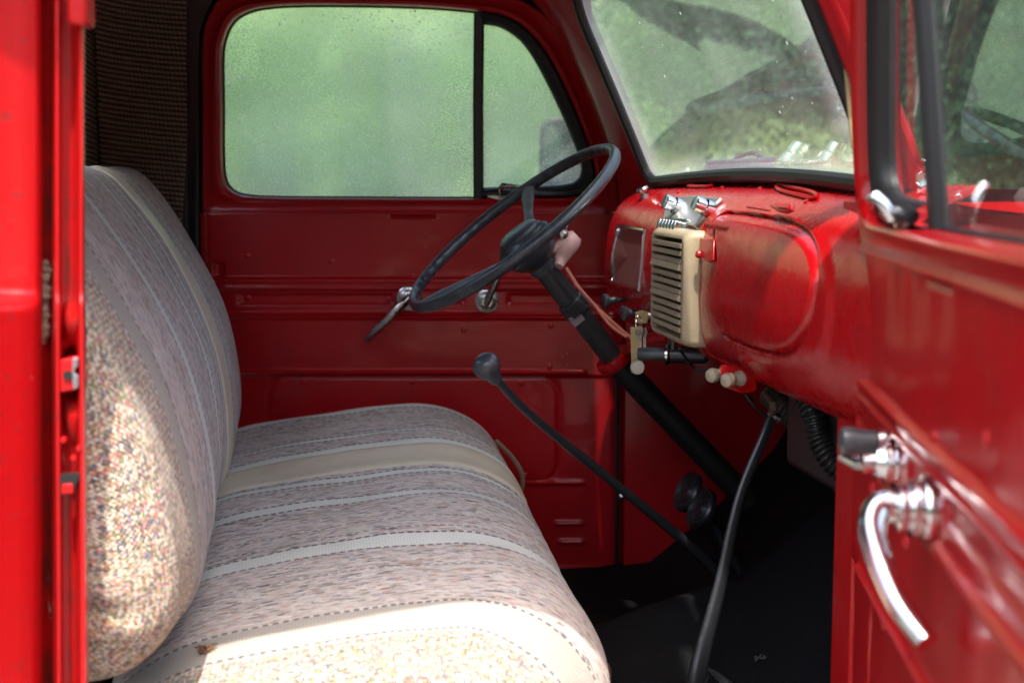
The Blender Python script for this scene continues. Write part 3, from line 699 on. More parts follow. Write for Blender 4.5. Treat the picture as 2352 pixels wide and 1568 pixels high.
m.build('rear_wall', CARPET, cab, recalc=False, solid=0.01)
m = MB(); m.grid([[Vector((0.292 - 0.01, 2.70, EYE + z)) + EF * a - ET * w_ for a, z in ((0, -0.022), (0.06, -0.035), (0.30, -0.06), (0.34, -0.10), (0.34, -0.9))] for w_ in (-0.26, 0.0, 0.5, 1.0, 1.16)])
m.build('cowl', RED, cab, recalc=False)
# far jamb behind the trim, dark
m = MB(); rect_strip(m, lambda a, z: E(a, 3.0, z), -0.92, XH + 0.03 - 0.93 + 0.05, -0.85, 0.45)
m.build('jamb_panel', mat('dark_primer', (0.03, 0.022, 0.024), 0.6, bumps=[(60, 0.3, 0.002)]), cab, recalc=False)
m = MB()
for u0, r0 in ((452, 0.008), (428, 0.006)):
    m.tube([P(u0, v, 2.975) for v in (-60, 100, 300, 500, 620)], r0, 8)
m.build('jamb_strip', RUB, cab)

# windshield
LW, HW = 1.10, 0.37
def WS(w_, h, out=0.0):
    q = max(0, min(1, w_ / LW)); x = 0.266 + 0.020 * math.sin(math.pi * q) - 0.40 * h - 0.10 * h * h
    z = -0.012 + 0.014 * math.sin(math.pi * q) * (1 - h / HW) + h
    base = Vector((x + ANG * w_, 2.705 - 0.99 * w_, EYE + z))
    return base + (EF * 0.92 + UPV * 0.39) * out
def rrect(w0, w1, h0, h1, rb, rt, n=9):
    pts = []
    for cx, cy, r, a0 in ((w1 - rb, h0 + rb, rb, -90), (w1 - rt, h1 - rt, rt, 0), (w0 + rt, h1 - rt, rt, 90), (w0 + rb, h0 + rb, rb, 180)):
        for k in range(n): a = R(a0 + 90 * k / (n - 1)); pts.append((cx + r * math.cos(a), cy + r * math.sin(a)))
    return pts
def dense(pts, step=0.02):
    out = []
    for i, p in enumerate(pts):
        q = pts[(i + 1) % len(pts)]; n = max(1, int(math.hypot(q[0] - p[0], q[1] - p[1]) / step))
        for k in range(n): out.append((lerp(p[0], q[0], k / n), lerp(p[1], q[1], k / n)))
    return out
wsl = dense(rrect(0, LW, 0, HW, 0.035, 0.10))
wind = MB(); cw, ch = LW / 2, HW / 2
wind.grid([[WS(cw + (a - cw) * t, ch + (b - ch) * t) for a, b in wsl] for t in (1, .85, .7, .55, .4, .25, .1, .001)], True)
windshield = wind.build('windshield', G_WIND, truck, recalc=False, uv=[(t, 0) for t in (1, .85, .7, .55, .4, .25, .1, .001) for _ in wsl])
m = MB(); m.tube([WS(a, b, -0.004) for a, b in wsl], 0.0115, 10, closed=True); m.build('windshield_seal', RUB, windshield)
# frame around the seal
def off(pts, k):
    n = len(pts); o = []
    for i in range(n):
        a = pts[i - 1]; b = pts[(i + 1) % n]; tx, ty = b[0] - a[0], b[1] - a[1]; l = math.hypot(tx, ty) or 1; o.append((pts[i][0] + ty / l * k, pts[i][1] - tx / l * k))
    return o
m = MB(); m.grid([[WS(a, b, dn) for a, b in off(wsl, k)] for k, dn in ((0.004, 0.004), (0.010, 0.000), (0.018, -0.006), (0.030, -0.008), (0.045, 0.0), (0.06, 0.015))], True)
m.build('windshield_frame', REDI, cab, recalc=False)
# far A-pillar: from the door opening to the windshield frame
A = catmull([P(u, v, 2.965) for u, v in ((1150, -40), (1215, 10), (1270, 60), (1306, 120), (1334, 180), (1360, 248), (1382, 310), (1400, 370), (1414, 430), (1422, 520), (1422, 560))], 40)
B = catmull([P(u, v, d) for u, v, d in ((1348, -60, 2.72), (1358, -10, 2.72), (1360, 50, 2.73), (1368, 110, 2.74), (1388, 180, 2.75), (1412, 240, 2.76), (1440, 300, 2.77), (1464, 350, 2.77), (1490, 405, 2.78), (1505, 440, 2.78), (1510, 560, 2.78))], 40)
m = MB(); m.grid([[a.lerp(b, t) + Vector((-1, -0.3, 0)) * (0.020 * math.sin(math.pi * t) - 0.03 * bump(0.10, 0.06, t)) for a, b in zip(A, B)] for t in [i / 14 for i in range(15)]])
m.build('windshield_pillar', REDI, cab, recalc=False)
m = MB(); rr_ = [p for p in RB if p.y > -0.075]; st_ = next(i for i in range(len(RB)) if RB[i].y > -0.075 and RB[i - 1].y <= -0.075)
seq_ = [RB[(st_ + i) % len(RB)] for i in range(len(rr_))]; cc_ = Vector((0.45, 0.12, 0))
m.grid([[far_map((cc_ + (p - cc_) * k).x, (cc_ + (p - cc_) * k).y, n) for p in seq_] for k, n in ((0.95, -0.055), (1.0, -0.05), (1.03, -0.03), (1.16, -0.03))]); m.build('door_surround', mat('dark_surround', (0.05, 0.018, 0.02), 0.55, bumps=[(60, 0.3, 0.002)]), cab, recalc=False)
# near A-pillar
A2 = [WS(LW + 0.03, h, -0.002) for h in (0.0, 0.05, 0.12, 0.2, 0.28, 0.36)]
B2 = [WS(LW + 0.060, h, 0.02) + Vector((0, 0, 0)) for h in (0.0, 0.05, 0.12, 0.2, 0.28, 0.36)]
m = MB(); m.grid([[a.lerp(b, t) + Vector((-1, 0, 0)) * 0.012 * math.sin(math.pi * t) for a, b in zip(A2, B2)] for t in (0, .25, .5, .75, 1)])
m.build('windshield_pillar', REDI, cab, recalc=False, solid=0.02)
m = MB(); m.tube([E(0.385, 1.60, z) + Vector((-0.12 * max(0, z), 0, 0)) for z in (0.03, 0.1, 0.2, 0.3)], 0.0035, 8); m.build('door_opening_seal', mat('pale_seal', (0.42, 0.36, 0.18), 0.6), cab)
# near lower hinge post
m = MB(); m.grid([[E(x, y, z) for z in (-0.84, -0.5, -0.28, -0.08, -0.03)] for x, y in ((0.62, 1.66), (0.46, 1.60), (0.40, 1.575), (0.388, 1.585), (0.385, 1.66))]); m.build('hinge_post', RED, cab, recalc=False)
# roof
def roofpt(i, j, o):
    a, b = i / 20, j / 20                                   # a: rear to front, b: far to near
    rear = Vector((-0.95, 3.03, 0)); front = Vector((0.115, 2.95, 0))
    nr = Vector((-0.66, 1.145, 0)); nf = Vector((0.255, 1.295, 0))
    p = rear.lerp(front, a).lerp(nr.lerp(nf, a), b)
    e = min(a, 1 - a, b, 1 - b); z = 0.405 + 0.09 * (1 - (1 - min(1, e / 0.28)) ** 2) ** 0.5
    return E(p.x, p.y, z + o)
for nm, o, mt in (('headliner', 0.0, mat('headliner_cloth', (0.05, 0.035, 0.03), 0.9)), ('roof', 0.022, RED)):
    m = MB(); m.grid([[roofpt(i, j, o) for j in range(21)] for i in range(21)]); m.build(nm, mt, cab, recalc=False)
m = MB(); m.grid([[WS(w_, h, -0.03 - o) for h, o in ((0.40, 0.03), (hb, 0.0), (hb + 0.005, -0.008), (0.40, 0.01))] for w_, hb in ((0.36, 0.325), (0.55, 0.31), (0.80, 0.285), (1.05, 0.25))])  # unseen flap added above the view to hold back sun through the windshield
m.build('sun_blocker', mat('blocker_cloth', (0.12, 0.08, 0.06), 0.9), cab, recalc=False)
# header strips closing the roof over doors and windshield
m = MB(); m.tube([roofpt(i, 20, -0.002) for i in range(21)], 0.018, 10); m.tube([roofpt(20, j, -0.002) for j in range(21)], 0.02, 10); m.tube([roofpt(i, 0, -0.004) for i in range(21)], 0.022, 10)
m.build('drip_rail', RED, cab)
# floor, toe board, firewall, kick panels
FZ = -0.83
def TR(a, w_, z): return Vector((0.19, 2.93, EYE + z)) + EF * a - ET * w_     # truck frame from the far front corner of the door
m = MB()
prof = [(-1.0, FZ), (-0.25, FZ), (0.0, FZ + 0.005), (0.10, FZ + 0.02), (0.24, FZ + 0.14), (0.36, FZ + 0.26), (0.40, FZ + 0.33), (0.41, -0.1), (0.40, -0.02)]
rows = []
for i in range(36):
    w_ = -0.02 + 1.50 * i / 35; hump = 0.16 * bump(0.72, 0.20, w_)
    rows.append([TR(a, w_, z + (hump * sst(-0.45, 0.05, a) if a < 0.39 else 0)) for a, z in [(lerp(prof[k][0], prof[k + 1][0], t), lerp(prof[k][1], prof[k + 1][1], t)) for k in range(len(prof) - 1) for t in (0, .25, .5, .75)] + [prof[-1]]])
m.grid(rows); m.build('floor', MATF, cab, recalc=False)
m = MB(); m.grid([[E(x, y, z) for z in [lerp(-0.02, -0.84, k / 12) for k in range(13)]] for x, y in ((XH + 0.000, 2.985), (XH + 0.006, 2.935), (0.32, 2.93), (0.45, 2.935), (0.60, 2.95))])
kick = m.build('kick_panel', REDI, cab, recalc=False)
m = MB(); m.tube([P(1417, v, 2.955) for v in (860, 1000, 1150, 1318)], 0.0045, 8); m.build('kick_panel_seal', RUB, cab)
m = MB(); m.grid([[E(x, 1.60 + (x - 0.4) * 0.2, z) for z in (-0.045, -0.3, -0.6, -0.84)] for x in (0.40, 0.5, 0.62)]); m.build('kick_panel', REDI, cab, recalc=False)
m = MB(); m.box(E(-0.3, 2.975, -0.86), Vector((1, 0, 0)), Vector((0, 1, 0)), UPV, 0.7, 0.05, 0.03); m.build('door_sill', REDI, cab, bevel=0.006)
# lower body side of the near opening and far outer quarter
m = MB(); m.grid([[E(x, y, z) for x, y in ((-0.46, 1.345), (0.0, 1.47), (0.40, 1.585))] for z in (-0.83, -0.835, -0.98)]); m.build('rocker_panel', RED, cab, recalc=False)
m = MB(); m.grid([[E(x, y, z) for x in (-0.95, -0.75, -0.62)] for z, y in ((0.42, 2.97), (0.3, 3.02), (-0.05, 3.06), (-0.4, 3.08), (-0.9, 3.07))]); m.build('quarter_skin', RED, cab, recalc=False)
m = MB(); m.grid([[RW(w_, z) - EF * 0.05 for w_ in (-0.1, 0.0, 0.42)] for z in (0.42, 0, -0.9)]); m.grid([[RW(w_, z) - EF * 0.05 for w_ in (1.06, 1.5)] for z in (0.42, 0, -0.9)])
m.grid([[RW(w_, z) - EF * 0.05 for w_ in (0.42, 1.06)] for z in (0.06, -0.4, -0.9)]); m.build('rear_skin', RED, cab, recalc=False)

# near rear pillar with its pressed jamb
m = MB(); 
up_prof = [(-420, 1.16), (-200, 1.235), (-30, 1.285), (40, 1.297), (78, 1.302), (88, 1.306), (96, 1.318), (101, 1.338), (112, 1.342), (121, 1.336), (124, 1.312), (128, 1.304), (134, 1.304), (139, 1.312), (143, 1.326), (160, 1.329), (172, 1.328), (178, 1.314), (183, 1.306), (189, 1.306), (193, 1.312), (194.5, 1.325), (194, 1.335), (190, 1.35)]
lo_prof = [(-420, 1.10), (-200, 1.19), (-30, 1.255), (40, 1.278), (72, 1.29), (84, 1.298), (93, 1.308), (99, 1.334), (112, 1.342), (124, 1.334), (128, 1.308), (132, 1.300), (138, 1.301), (143, 1.310), (147, 1.326), (162, 1.329), (176, 1.326), (180, 1.310), (186, 1.301), (196, 1.302), (202, 1.310), (205, 1.322), (204.5, 1.335), (201, 1.35)]
rows = []
vs = [-260, -150, -60, 0, 100, 200, 320, 440, 560, 640, 660, 672, 680, 688, 696, 706, 720, 745, 780, 800, 812, 860, 900, 925, 960, 1010, 1060, 1100, 1180, 1300, 1420, 1560, 1700, 1900]
for v in vs:
    k = sst(668, 705, v); row = []
    for (a, da), (b, db) in zip(up_prof, lo_prof):
        u = lerp(a, b, k if a < 110 else sst(640, 780, v) * 0.35 + 0.65 * sst(780, 1568, v)); dd = lerp(da, db, k)
        if 145 < a < 176:
            dd = lerp(dd, 1.304, 0.85 * bump(745, 34, v) + 0.9 * bump(955, 36, v))
            dd += 0.022 * sst(792, 808, v) * (1 - sst(905, 925, v)) 
        row.append(P(u, v, dd))
    rows.append(row)
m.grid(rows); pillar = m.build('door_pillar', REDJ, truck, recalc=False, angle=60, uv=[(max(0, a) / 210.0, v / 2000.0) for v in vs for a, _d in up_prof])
pillar['label'] = 'sunlit rear door pillar with pressed grooves and latch striker'
# striker, slot and top block
m = MB()
m.prism([P(u, v, 1.300) for u, v in ((137, 826), (176, 822), (176, 846), (170, 851), (172, 868), (181, 872), (178, 893), (163, 897), (137, 902))], Vector((0, 0.03, 0)))
m.build('striker_plate', REDJ, pillar, bevel=0.0015)
m = MB(); m.prism([P(u, v, 1.2985) for u, v in ((166, 822), (178, 821), (178, 842), (171, 846), (171, 858), (179, 863), (180, 888), (168, 896), (166, 880), (164, 862), (165, 846))], Vector((0, 0.004, 0)))
m.build('striker_edge', GALV, pillar, bevel=0.0008)
m = MB(); m.lathe([(0.0042, 0.0), (0.0042, 0.002), (0, 0.002)], P(156, 861, 1.2995), (0, -1, 0), 16); m.build('striker_hole', DARK, pillar)
m = MB(); m.prism([P(u, v, 1.2995) for u, v in ((139, 1090), (182, 1087), (181, 1102), (176, 1108), (172, 1118), (170, 1132), (139, 1136))], Vector((0, 0.006, 0))); m.build('jamb_slot', DARK, pillar)
m = MB(); m.prism([P(u, v, 1.2965) for u, v in ((142, 1112), (166, 1110), (168, 1133), (140, 1135))], Vector((0, 0.003, 0))); m.build('slot_tongue', REDJ, pillar, bevel=0.001)
m = MB(); m.prism([P(u, v, 1.292) for u, v in ((150, -60), (196, -60), (199, 45), (195, 62), (160, 58), (152, 48))], Vector((0, 0.03, 0))); m.build('pillar_bracket', REDJ, pillar, bevel=0.004)
for u, v in ((181, 1030), (145, 1010), (168, 1052)):
    m = MB(); m.lathe([(0.003, -0.004), (0.0028, 0.001), (0, 0.0016)], P(u, v, 1.3005), (0, -1, 0), 10); m.build('rivet', REDJ, pillar)

# ------------------------------------------------------------------ bench seat
def SEATP(a, w_, z): return Vector((a, 2.835, EYE + z)) + Vector((ANG, -0.99, 0)) * w_
def poly_len(pts):
    L_ = [0]
    for p, q in zip(pts, pts[1:]): L_.append(L_[-1] + math.hypot(q[0] - p[0], q[1] - p[1]))
    return L_
def seat_mesh(prof, NQ, NW, shape, wmax):
    pr = catmull([(a, z, 0) for a, z in prof], NQ); L_ = poly_len([(p.x, p.y) for p in pr]); rows = []; uv = []
    cx = sum(p.x for p in pr) / NQ; cz = sum(p.y for p in pr) / NQ
    for j in range(NW + 1):
        t = j / NW; t = 0.5 - 0.5 * math.cos(math.pi * t) if False else t
        w_ = wmax * t; row = []
        e = min(w_, wmax - w_); R0 = 0.045
        shr = 0.0 if e > R0 else (1 - math.sqrt(max(0, 1 - (1 - e / R0) ** 2)))
        for i, p in enumerate(pr):
            nx, nz = 0.0, 0.0
            ia, ib = pr[max(0, i - 1)], pr[min(NQ - 1, i + 1)]; tx, tz = ib.x - ia.x, ib.y - ia.y; l = math.hypot(tx, tz) or 1
            nx, nz = -tz / l, tx / l
            o_ = shape(p.x, p.y, w_, L_[i]) - shr * 0.04
            row.append(SEATP(p.x + nx * o_, w_, p.y + nz * o_)); uv.append((w_, L_[i]))
        rows.append(row)
    return rows, uv
WM = 1.42
def cap_rows(rows, prof_n, spine, w0, rc, uvlen, uv):
    out = []; last = rows[-1]
    for k in range(1, 17):
        th = math.pi / 2 * k / 16; f = 1 - math.cos(th)
        row = []
        for i, p in enumerate(last):
            sp_ = spine(i); tgt = SEATP(sp_[0], w0, sp_[1]) 
            q = p.lerp(tgt, f * 0.96) + Vector((ANG, -0.99, 0)) * (rc * math.sin(th))
            wr = (0.004 + 0.010 * sst(-0.36, -0.5, p.z - EYE)) * noise.noise((p.z * 20 + p.x * 24, th * 2.0, 4)) * math.sin(th); row.append(q + Vector((0.3, -1, 0)) * wr); uv.append((w0 + uvlen * k / 16, uv[i][1]))
        out.append(row)
    rows += out
back_prof = [(-0.80, -0.30), (-0.81, -0.12), (-0.80, -0.02), (-0.775, 0.014), (-0.745, 0.012), (-0.715, -0.010), (-0.670, -0.068), (-0.620, -0.153), (-0.578, -0.240), (-0.556, -0.320), (-0.545, -0.405), (-0.546, -0.470), (-0.562, -0.525), (-0.60, -0.565), (-0.66, -0.58)]
def near_end(w_):
    e = WM - w_
    return 0.0 if e > 0.045 else (1 - math.sqrt(max(0, 1 - (1 - e / 0.045) ** 2)))
def bshape(a, z, w_, q):
    return 0.04 * near_end(w_) + 0.004 * noise.noise((w_ * 5, q * 6, 1)) + 0.006 * noise.noise((w_ * 2.2, q * 2, 5)) - 0.004 * bump(0.378, 0.008, w_) - 0.003 * bump(0.47, 0.05, w_) + 0.004 * math.sin(w_ * 60) * sst(-0.45, -0.56, z) * sst(1.1, 1.3, w_)
rows, uv = seat_mesh(back_prof, 90, 240, bshape, WM)
for j, row in enumerate(rows):
    for p in row: p.z += 0.055 * sst(1.05, 1.42, WM * j / 240) * sst(-0.36, -0.56, p.z - EYE)
def bspine(i):
    t = i / 89.0; z = lerp(-0.08, -0.40, sst(0.15, 0.9, t)); return (-0.755 + (-0.08 - z) * 0.27, z)
cap_rows(rows, 90, bspine, WM, 0.085, 0.15, uv)
m = MB(); m.grid(rows); bk = m.build('seat_backrest', CLOTH, truck, recalc=False, uv=uv, angle=180)
cush_prof = [(-0.66, -0.57), (-0.60, -0.525), (-0.545, -0.500), (-0.46, -0.480), (-0.36, -0.463), (-0.26, -0.452), (-0.18, -0.450), (-0.12, -0.462), (-0.07, -0.490), (-0.038, -0.530), (-0.022, -0.575), (-0.018, -0.63), (-0.026, -0.70), (-0.05, -0.74)]
def cshape(a, z, w_, q):
    sag = -0.052 * (w_ / 1.4)
    return sag + 0.006 * noise.noise((w_ * 4, q * 5, 11)) + 0.003 * noise.noise((w_ * 14, q * 10, 2)) - 0.004 * bump(0.388, 0.007, w_) - 0.0025 * bump(0.545, 0.006, w_) - 0.003 * bump(0.47, 0.06, w_)
def sinkz(rows):                                            # sag is straight down, not along the front's normal
    return rows
rows, uv = seat_mesh(cush_prof, 100, 240, lambda a, z, w_, q: cshape(a, z, w_, q) + 0.052 * (w_ / 1.4), WM)
def fshift(w_): return 0.014 * sst(0.2, 0.9, w_) + 0.105 * sst(1.08, 1.42, w_)
ccp = catmull([(a, z, 0) for a, z in cush_prof], 100)
for j, row in enumerate(rows):
    for i, p in enumerate(row): p -= EF * (fshift(WM * j / 240) * sst(-0.40, -0.04, ccp[i].x if i < 85 else 0))
    for p in row: p.z -= 0.058 * (j / 240) * WM / 1.4
m = MB(); m.grid(rows); cu = m.build('seat_cushion', CLOTH, truck, recalc=False, uv=uv, angle=180)
CROWS, BROWS = rows, None
brow, _ = seat_mesh(back_prof, 90, 240, bshape, WM)
def vinyl_band(rows, w0, w1, i0, i1, parent, drift, nm='vinyl_band'):
    m = MB(); out = []; NWv = 14
    for i in range(i0, i1):
        r = []
        for k in range(NWv + 1):
            f = k / NWv; j = (lerp(w0, w1, f) + drift(i)) / WM * 240; j0 = int(j); fr = j - j0
            p = rows[j0][i].lerp(rows[min(j0 + 1, 240)][i], fr)
            a = rows[j0][max(0, i - 1)]; b = rows[j0][min(len(rows[0]) - 1, i + 1)]; nrm = (b - a).cross(ET).normalized() * -1
            lift = 0.0022 + 0.0015 * math.sin(math.pi * f)
            if f in (0, 1): lift = -0.002
            r.append(p + nrm * lift * (1 if nrm.dot(Vector((0.5, 0, 1))) > 0 else -1))
        out.append(r)
    m.grid(out); return m.build(nm, VINYL, parent, recalc=False, angle=180)
vinyl_band(rows, 0.392, 0.540, 4, 74, cu, lambda i: 0.0)
vinyl_band(brow, 0.392, 0.475, 14, 86, bk, lambda i: 0.0)
# piping, side covers and base
def end_cap(rows, j, name, parent, flip):
    m = MB(); ring = rows[j]; c = sum(ring, Vector()) / len(ring)
    m.grid([[p.lerp(c, t) for p in ring] for t in (0, .3, .6, .999)]); m.build(name, CLOTH, parent, recalc=False, uv=[(1.38 if j else 0.1, k * 0.004) for k in range(len(m.v))])
end_cap(brow, 0, 'end_panel', bk, 0); end_cap(rows, 240, 'end_panel', cu, 0); end_cap(rows, 0, 'end_panel', cu, 0)
m = MB()
for j in (3,): m.tube([rows[j][i] + Vector((0, 0, 0.001)) for i in range(8, 96, 2)], 0.003, 6)
m.build('piping', VINYL, cu)
# front facing of the cushion showing worn tan vinyl
m = MB(); m.grid([[SEATP(-0.022 - fshift(w_) + 0.004 * math.sin(w_ * 30), w_, z) for z in (-0.62, -0.66, -0.72, -0.80)] for w_ in [WM * i / 60 for i in range(61)]]); m.build('seat_front', TAN, cu, recalc=False)
for w0_, z0 in ((0.20, -0.50), (0.62, -0.6), (0.98, -0.62)):
    sh = fshift(w0_); m = MB()
    m.tube(catmull([SEATP(-0.06 - sh, w0_ + 0.0, z0 + 0.005), SEATP(-0.026 - sh, w0_ + 0.005, z0 - 0.03), SEATP(-0.010 - sh, w0_ + 0.012, z0 - 0.065), SEATP(-0.018 - sh, w0_ + 0.014, z0 - 0.10)], 14), 0.0045, 8, flat=0.35)
    m.build('seat_cover_strap', mat('brown_strap', (0.16, 0.10, 0.06), 0.5), cu)
m = MB(); m.grid([[SEATP(a, w_, z) for a, z in ((-0.06 - fshift(w_), -0.70), (-0.07 - fshift(w_), -0.82), (-0.75, -0.82), (-0.75, -0.6))] for w_ in (0.02, 0.7, WM - 0.02)]); m.build('seat_base', BLKM, cu, recalc=False)
# ------------------------------------------------------------------ dashboard
DPROF = [(0.292, -0.010), (0.275, -0.018), (0.255, -0.026), (0.232, -0.040), (0.212, -0.058), (0.198, -0.084), (0.190, -0.118), (0.186, -0.160), (0.187, -0.200), (0.194, -0.235), (0.206, -0.260), (0.224, -0.278), (0.240, -0.286), (0.252, -0.284), (0.262, -0.27)]
dpr = catmull([(a, z, 0) for a, z in DPROF], 120)
def dash_a(z):                                              # forward position of the face at height z
    for p, q in zip(dpr, dpr[1:]):
        if q.y <= z <= p.y: return lerp(p.x, q.x, (p.y - z) / max(1e-9, p.y - q.y))
    return 0.29
def dash_at(u, v):
    best = None; pv = None; d = 2.80
    while d > 1.40:
        p = P(u, v, d); z = p.z - EYE
        if -0.285 < z < -0.010:
            f = p.x - (dash_a(z) + ANG * (2.7 - d))
            if pv is not None and pv[0] * f <= 0:
                t = pv[0] / (pv[0] - f + 1e-12); return P(u, v, lerp(pv[1], d, t))
            pv = (f, d)
        else: pv = None
        d -= 0.004
    # nearest miss
    bd = 9; bp = None; d = 2.78
    while d > 1.45:
        p = P(u, v, d); z = p.z - EYE
        if -0.285 < z < -0.01:
            f = abs(p.x - (dash_a(z) + ANG * (2.7 - d)))
            if f < bd: bd = f; bp = p
        d -= 0.004
    return bp
def dash_n(p):
    z = p.z - EYE; h = 0.004; a1 = dash_a(min(-0.011, z + h)); a0 = dash_a(max(-0.284, z - h))
    tang = (EF * (a1 - a0) + UPV * (2 * h)).normalized(); n = tang.cross(ET); 
    if n.dot(Vector((-1, 0, 0.3))) < 0: n = -n
    return n.normalized(), tang
def dz(u, v): p = dash_at(u, v); return (p.y, p.z - EYE)
GB = [(1652, 500), (1651, 600), (1652, 700), (1656, 757), (1690, 780), (1740, 800), (1790, 812), (1822, 806), (1852, 772), (1872, 720), (1884, 650), (1884, 600), (1872, 560), (1846, 528), (1800, 508), (1740, 498), (1690, 492)]
gbp = [dz(*p) for p in GB]
PB_ = [(1612, 545), (1612, 640), (1612, 740), (1622, 770), (1650, 778), (1652, 700), (1652, 600), (1652, 545)]
def sdist(pt, poly):
    x, y = pt; dm = 9; ins = False; n = len(poly)
    for i in range(n):
        x1, y1 = poly[i]; x2, y2 = poly[(i + 1) % n]
        dx, dy = x2 - x1, y2 - y1; t = max(0, min(1, ((x - x1) * dx + (y - y1) * dy) / (dx * dx + dy * dy + 1e-12)))
        dm = min(dm, math.hypot(x - x1 - t * dx, y - y1 - t * dy))
        if (y1 > y) != (y2 > y) and x < (x2 - x1) * (y - y1) / (y2 - y1) + x1: ins = not ins
    return dm if ins else -dm
gbs = [(p.x, p.y) for p in catmull([(a, b, 0) for a, b in gbp], 80, True)]
big = [dz(*p) for p in [(1608, 470), (1606, 600), (1606, 740), (1612, 800), (1660, 825), (1740, 850), (1830, 868), (1893, 840), (1915, 740), (1918, 640), (1905, 560), (1870, 515), (1800, 490), (1700, 475)]]
bigs = [(p.x, p.y) for p in catmull([(a, b, 0) for a, b in big], 60, True)]
import numpy as np
def sdist_grid(X, Y, poly):
    dm = np.full(X.shape, 9.0); ins = np.zeros(X.shape, bool); n = len(poly)
    for i in range(n):
        x1, y1 = poly[i]; x2, y2 = poly[(i + 1) % n]; dx, dy = x2 - x1, y2 - y1
        t = np.clip(((X - x1) * dx + (Y - y1) * dy) / (dx * dx + dy * dy + 1e-12), 0, 1)
        dm = np.minimum(dm, np.hypot(X - x1 - t * dx, Y - y1 - t * dy))
        c = (y1 > Y) != (y2 > Y)
        ins ^= c & (X < (x2 - x1) * (Y - y1) / ((y2 - y1) or 1e-12) + x1)
    return np.where(ins, dm, -dm)
m = MB(); rows = []
ND = 900
dpf = catmull([(a, z, 0) for a, z in DPROF], 190)
DD = np.linspace(2.79, 1.42, ND + 1); ZZ = np.array([p.y for p in dpf]); XX, YY = np.meshgrid(DD, ZZ, indexing='ij')
S1 = sdist_grid(XX, YY, gbs); S2 = sdist_grid(XX, YY, bigs)
for j in range(ND + 1):
    d = float(DD[j]); row = []
    endr = sst(2.79, 2.735, d) if d > 2.7 else 1.0
    for i, p in enumerate(dpf):
        a = p.x + 0.05 * (1 - math.sqrt(max(0, 1 - (1 - endr) ** 2)))
        o = 0.0
        if 1.45 < d < 2.2 and p.y < -0.03 and p.x < 0.24 and i < 165:
            s1 = float(S1[j, i]); s2 = float(S2[j, i])
            o += 0.004 * sst(-0.004, 0.020, s2) + 0.0045 * sst(0.0, 0.010, s1) - 0.009 * bump(0, 0.0022, s1)
        o += 0.0006 * noise.noise((d * 12, p.y * 12, 0))
        if 1.97 < d < 2.11 and -0.27 < p.y < -0.07: o -= 0.003 * sst(-0.07, -0.078, p.y)
        row.append(E(a + ANG * (2.7 - d) - o, d, p.y))
    rows.append(row)
m.grid(rows); dash = m.build('dashboard', REDD, truck, recalc=False, angle=60)
m = MB(); m.grid([[E(dpr[i].x + ANG * (2.7 - d) + 0.004, d, dpr[i].y + 0.012 * (i == 119)) for i in (108, 119)] + [E(0.36 + ANG * (2.7 - d), d, -0.24)] for d in (2.78, 2.1, 1.45)]); m.build('dashboard_lip', DARK, dash, recalc=False)

# instrument cluster
gq = [dash_at(*p) for p in ((1426, 520), (1488, 530), (1474, 666), (1410, 648))]
n_, t_ = dash_n(dash_at(1448, 595))
gl = catmull([gq[0], gq[0].lerp(gq[1], .5), gq[1].lerp(gq[0], .06), gq[1], gq[1].lerp(gq[2], .06), gq[1].lerp(gq[2], .5), gq[2].lerp(gq[1], .06), gq[2], gq[2].lerp(gq[3], .06), gq[2].lerp(gq[3], .5), gq[3].lerp(gq[2], .1), gq[3], gq[3].lerp(gq[0], .1), gq[3].lerp(gq[0], .5) - EF * 0.004, gq[0].lerp(gq[3], .1)], 90, True)
cl = MB(); c = sum(gl, Vector()) / len(gl); cl.grid([[p.lerp(c, t) + n_ * 0.004 for p in gl] for t in (0, .3, .6, .999)], True); clu = cl.build('instrument_cluster', GAUGE, dash, recalc=False)
m = MB(); m.tube([p + n_ * 0.004 for p in gl], 0.0042, 8, closed=True); m.build('cluster_bezel', CHR, dash)

# speaker grille
gp = dash_at(1548, 668); gn = (-EF).copy(); gO = Vector((gp.x, gp.y, gp.z))
gc = E(0.186 + ANG * (2.7 - 2.197), 2.197, -0.168)
def G(i, j, k): return gc + ET * i + UPV * j - EF * k                  # i across (far +), j up, k towards the seat
gw, gh, gk = 0.105, 0.087, 0.024
def tiltk(j): return 0.006 * (j / gh) ** 2 + (0.004 if j > 0 else 0.010) * (abs(j) / gh) ** 2
m = MB()
def ring_rect(w0, h0, k, r=0.012, n=6):
    return [G(a, b, k - 0.010 * (max(0, abs(b) - 0.05) / 0.037) ** 2 * 0.6) for a, b in rrect(-w0, w0, -h0, h0, r, r, n)]
m.grid([ring_rect(gw, gh, -0.02), ring_rect(gw, gh, 0.009), ring_rect(gw - 0.002, gh - 0.002, 0.016), ring_rect(gw - 0.006, gh - 0.006, 0.0215), ring_rect(gw - 0.012, gh - 0.010, 0.0225), ring_rect(gw - 0.016, gh - 0.013, 0.022, 0.004), ring_rect(gw - 0.017, gh - 0.014, 0.0, 0.004)], True)
grille = m.build('speaker_grille', IVORY, truck, recalc=False)
NSL = 12; iw = gw - 0.0185
for k in range(1, NSL + 1):
    z = lerp(gh - 0.013, -gh + 0.013, k / (NSL + 1)); big_ = k in (4, 8)
    m = MB(); cc = G(0, z, 0.0115 + (0.001 if big_ else 0)); tl = (UPV * (0.35 if big_ else 0.12) - EF * 1.0).normalized(); up_ = tl.cross(ET).normalized()
    m.box(cc, ET, tl, up_, iw, 0.011 if not big_ else 0.0125, 0.0037 if not big_ else 0.0048); m.build('grille_slat', IVORY, grille, bevel=0.001)
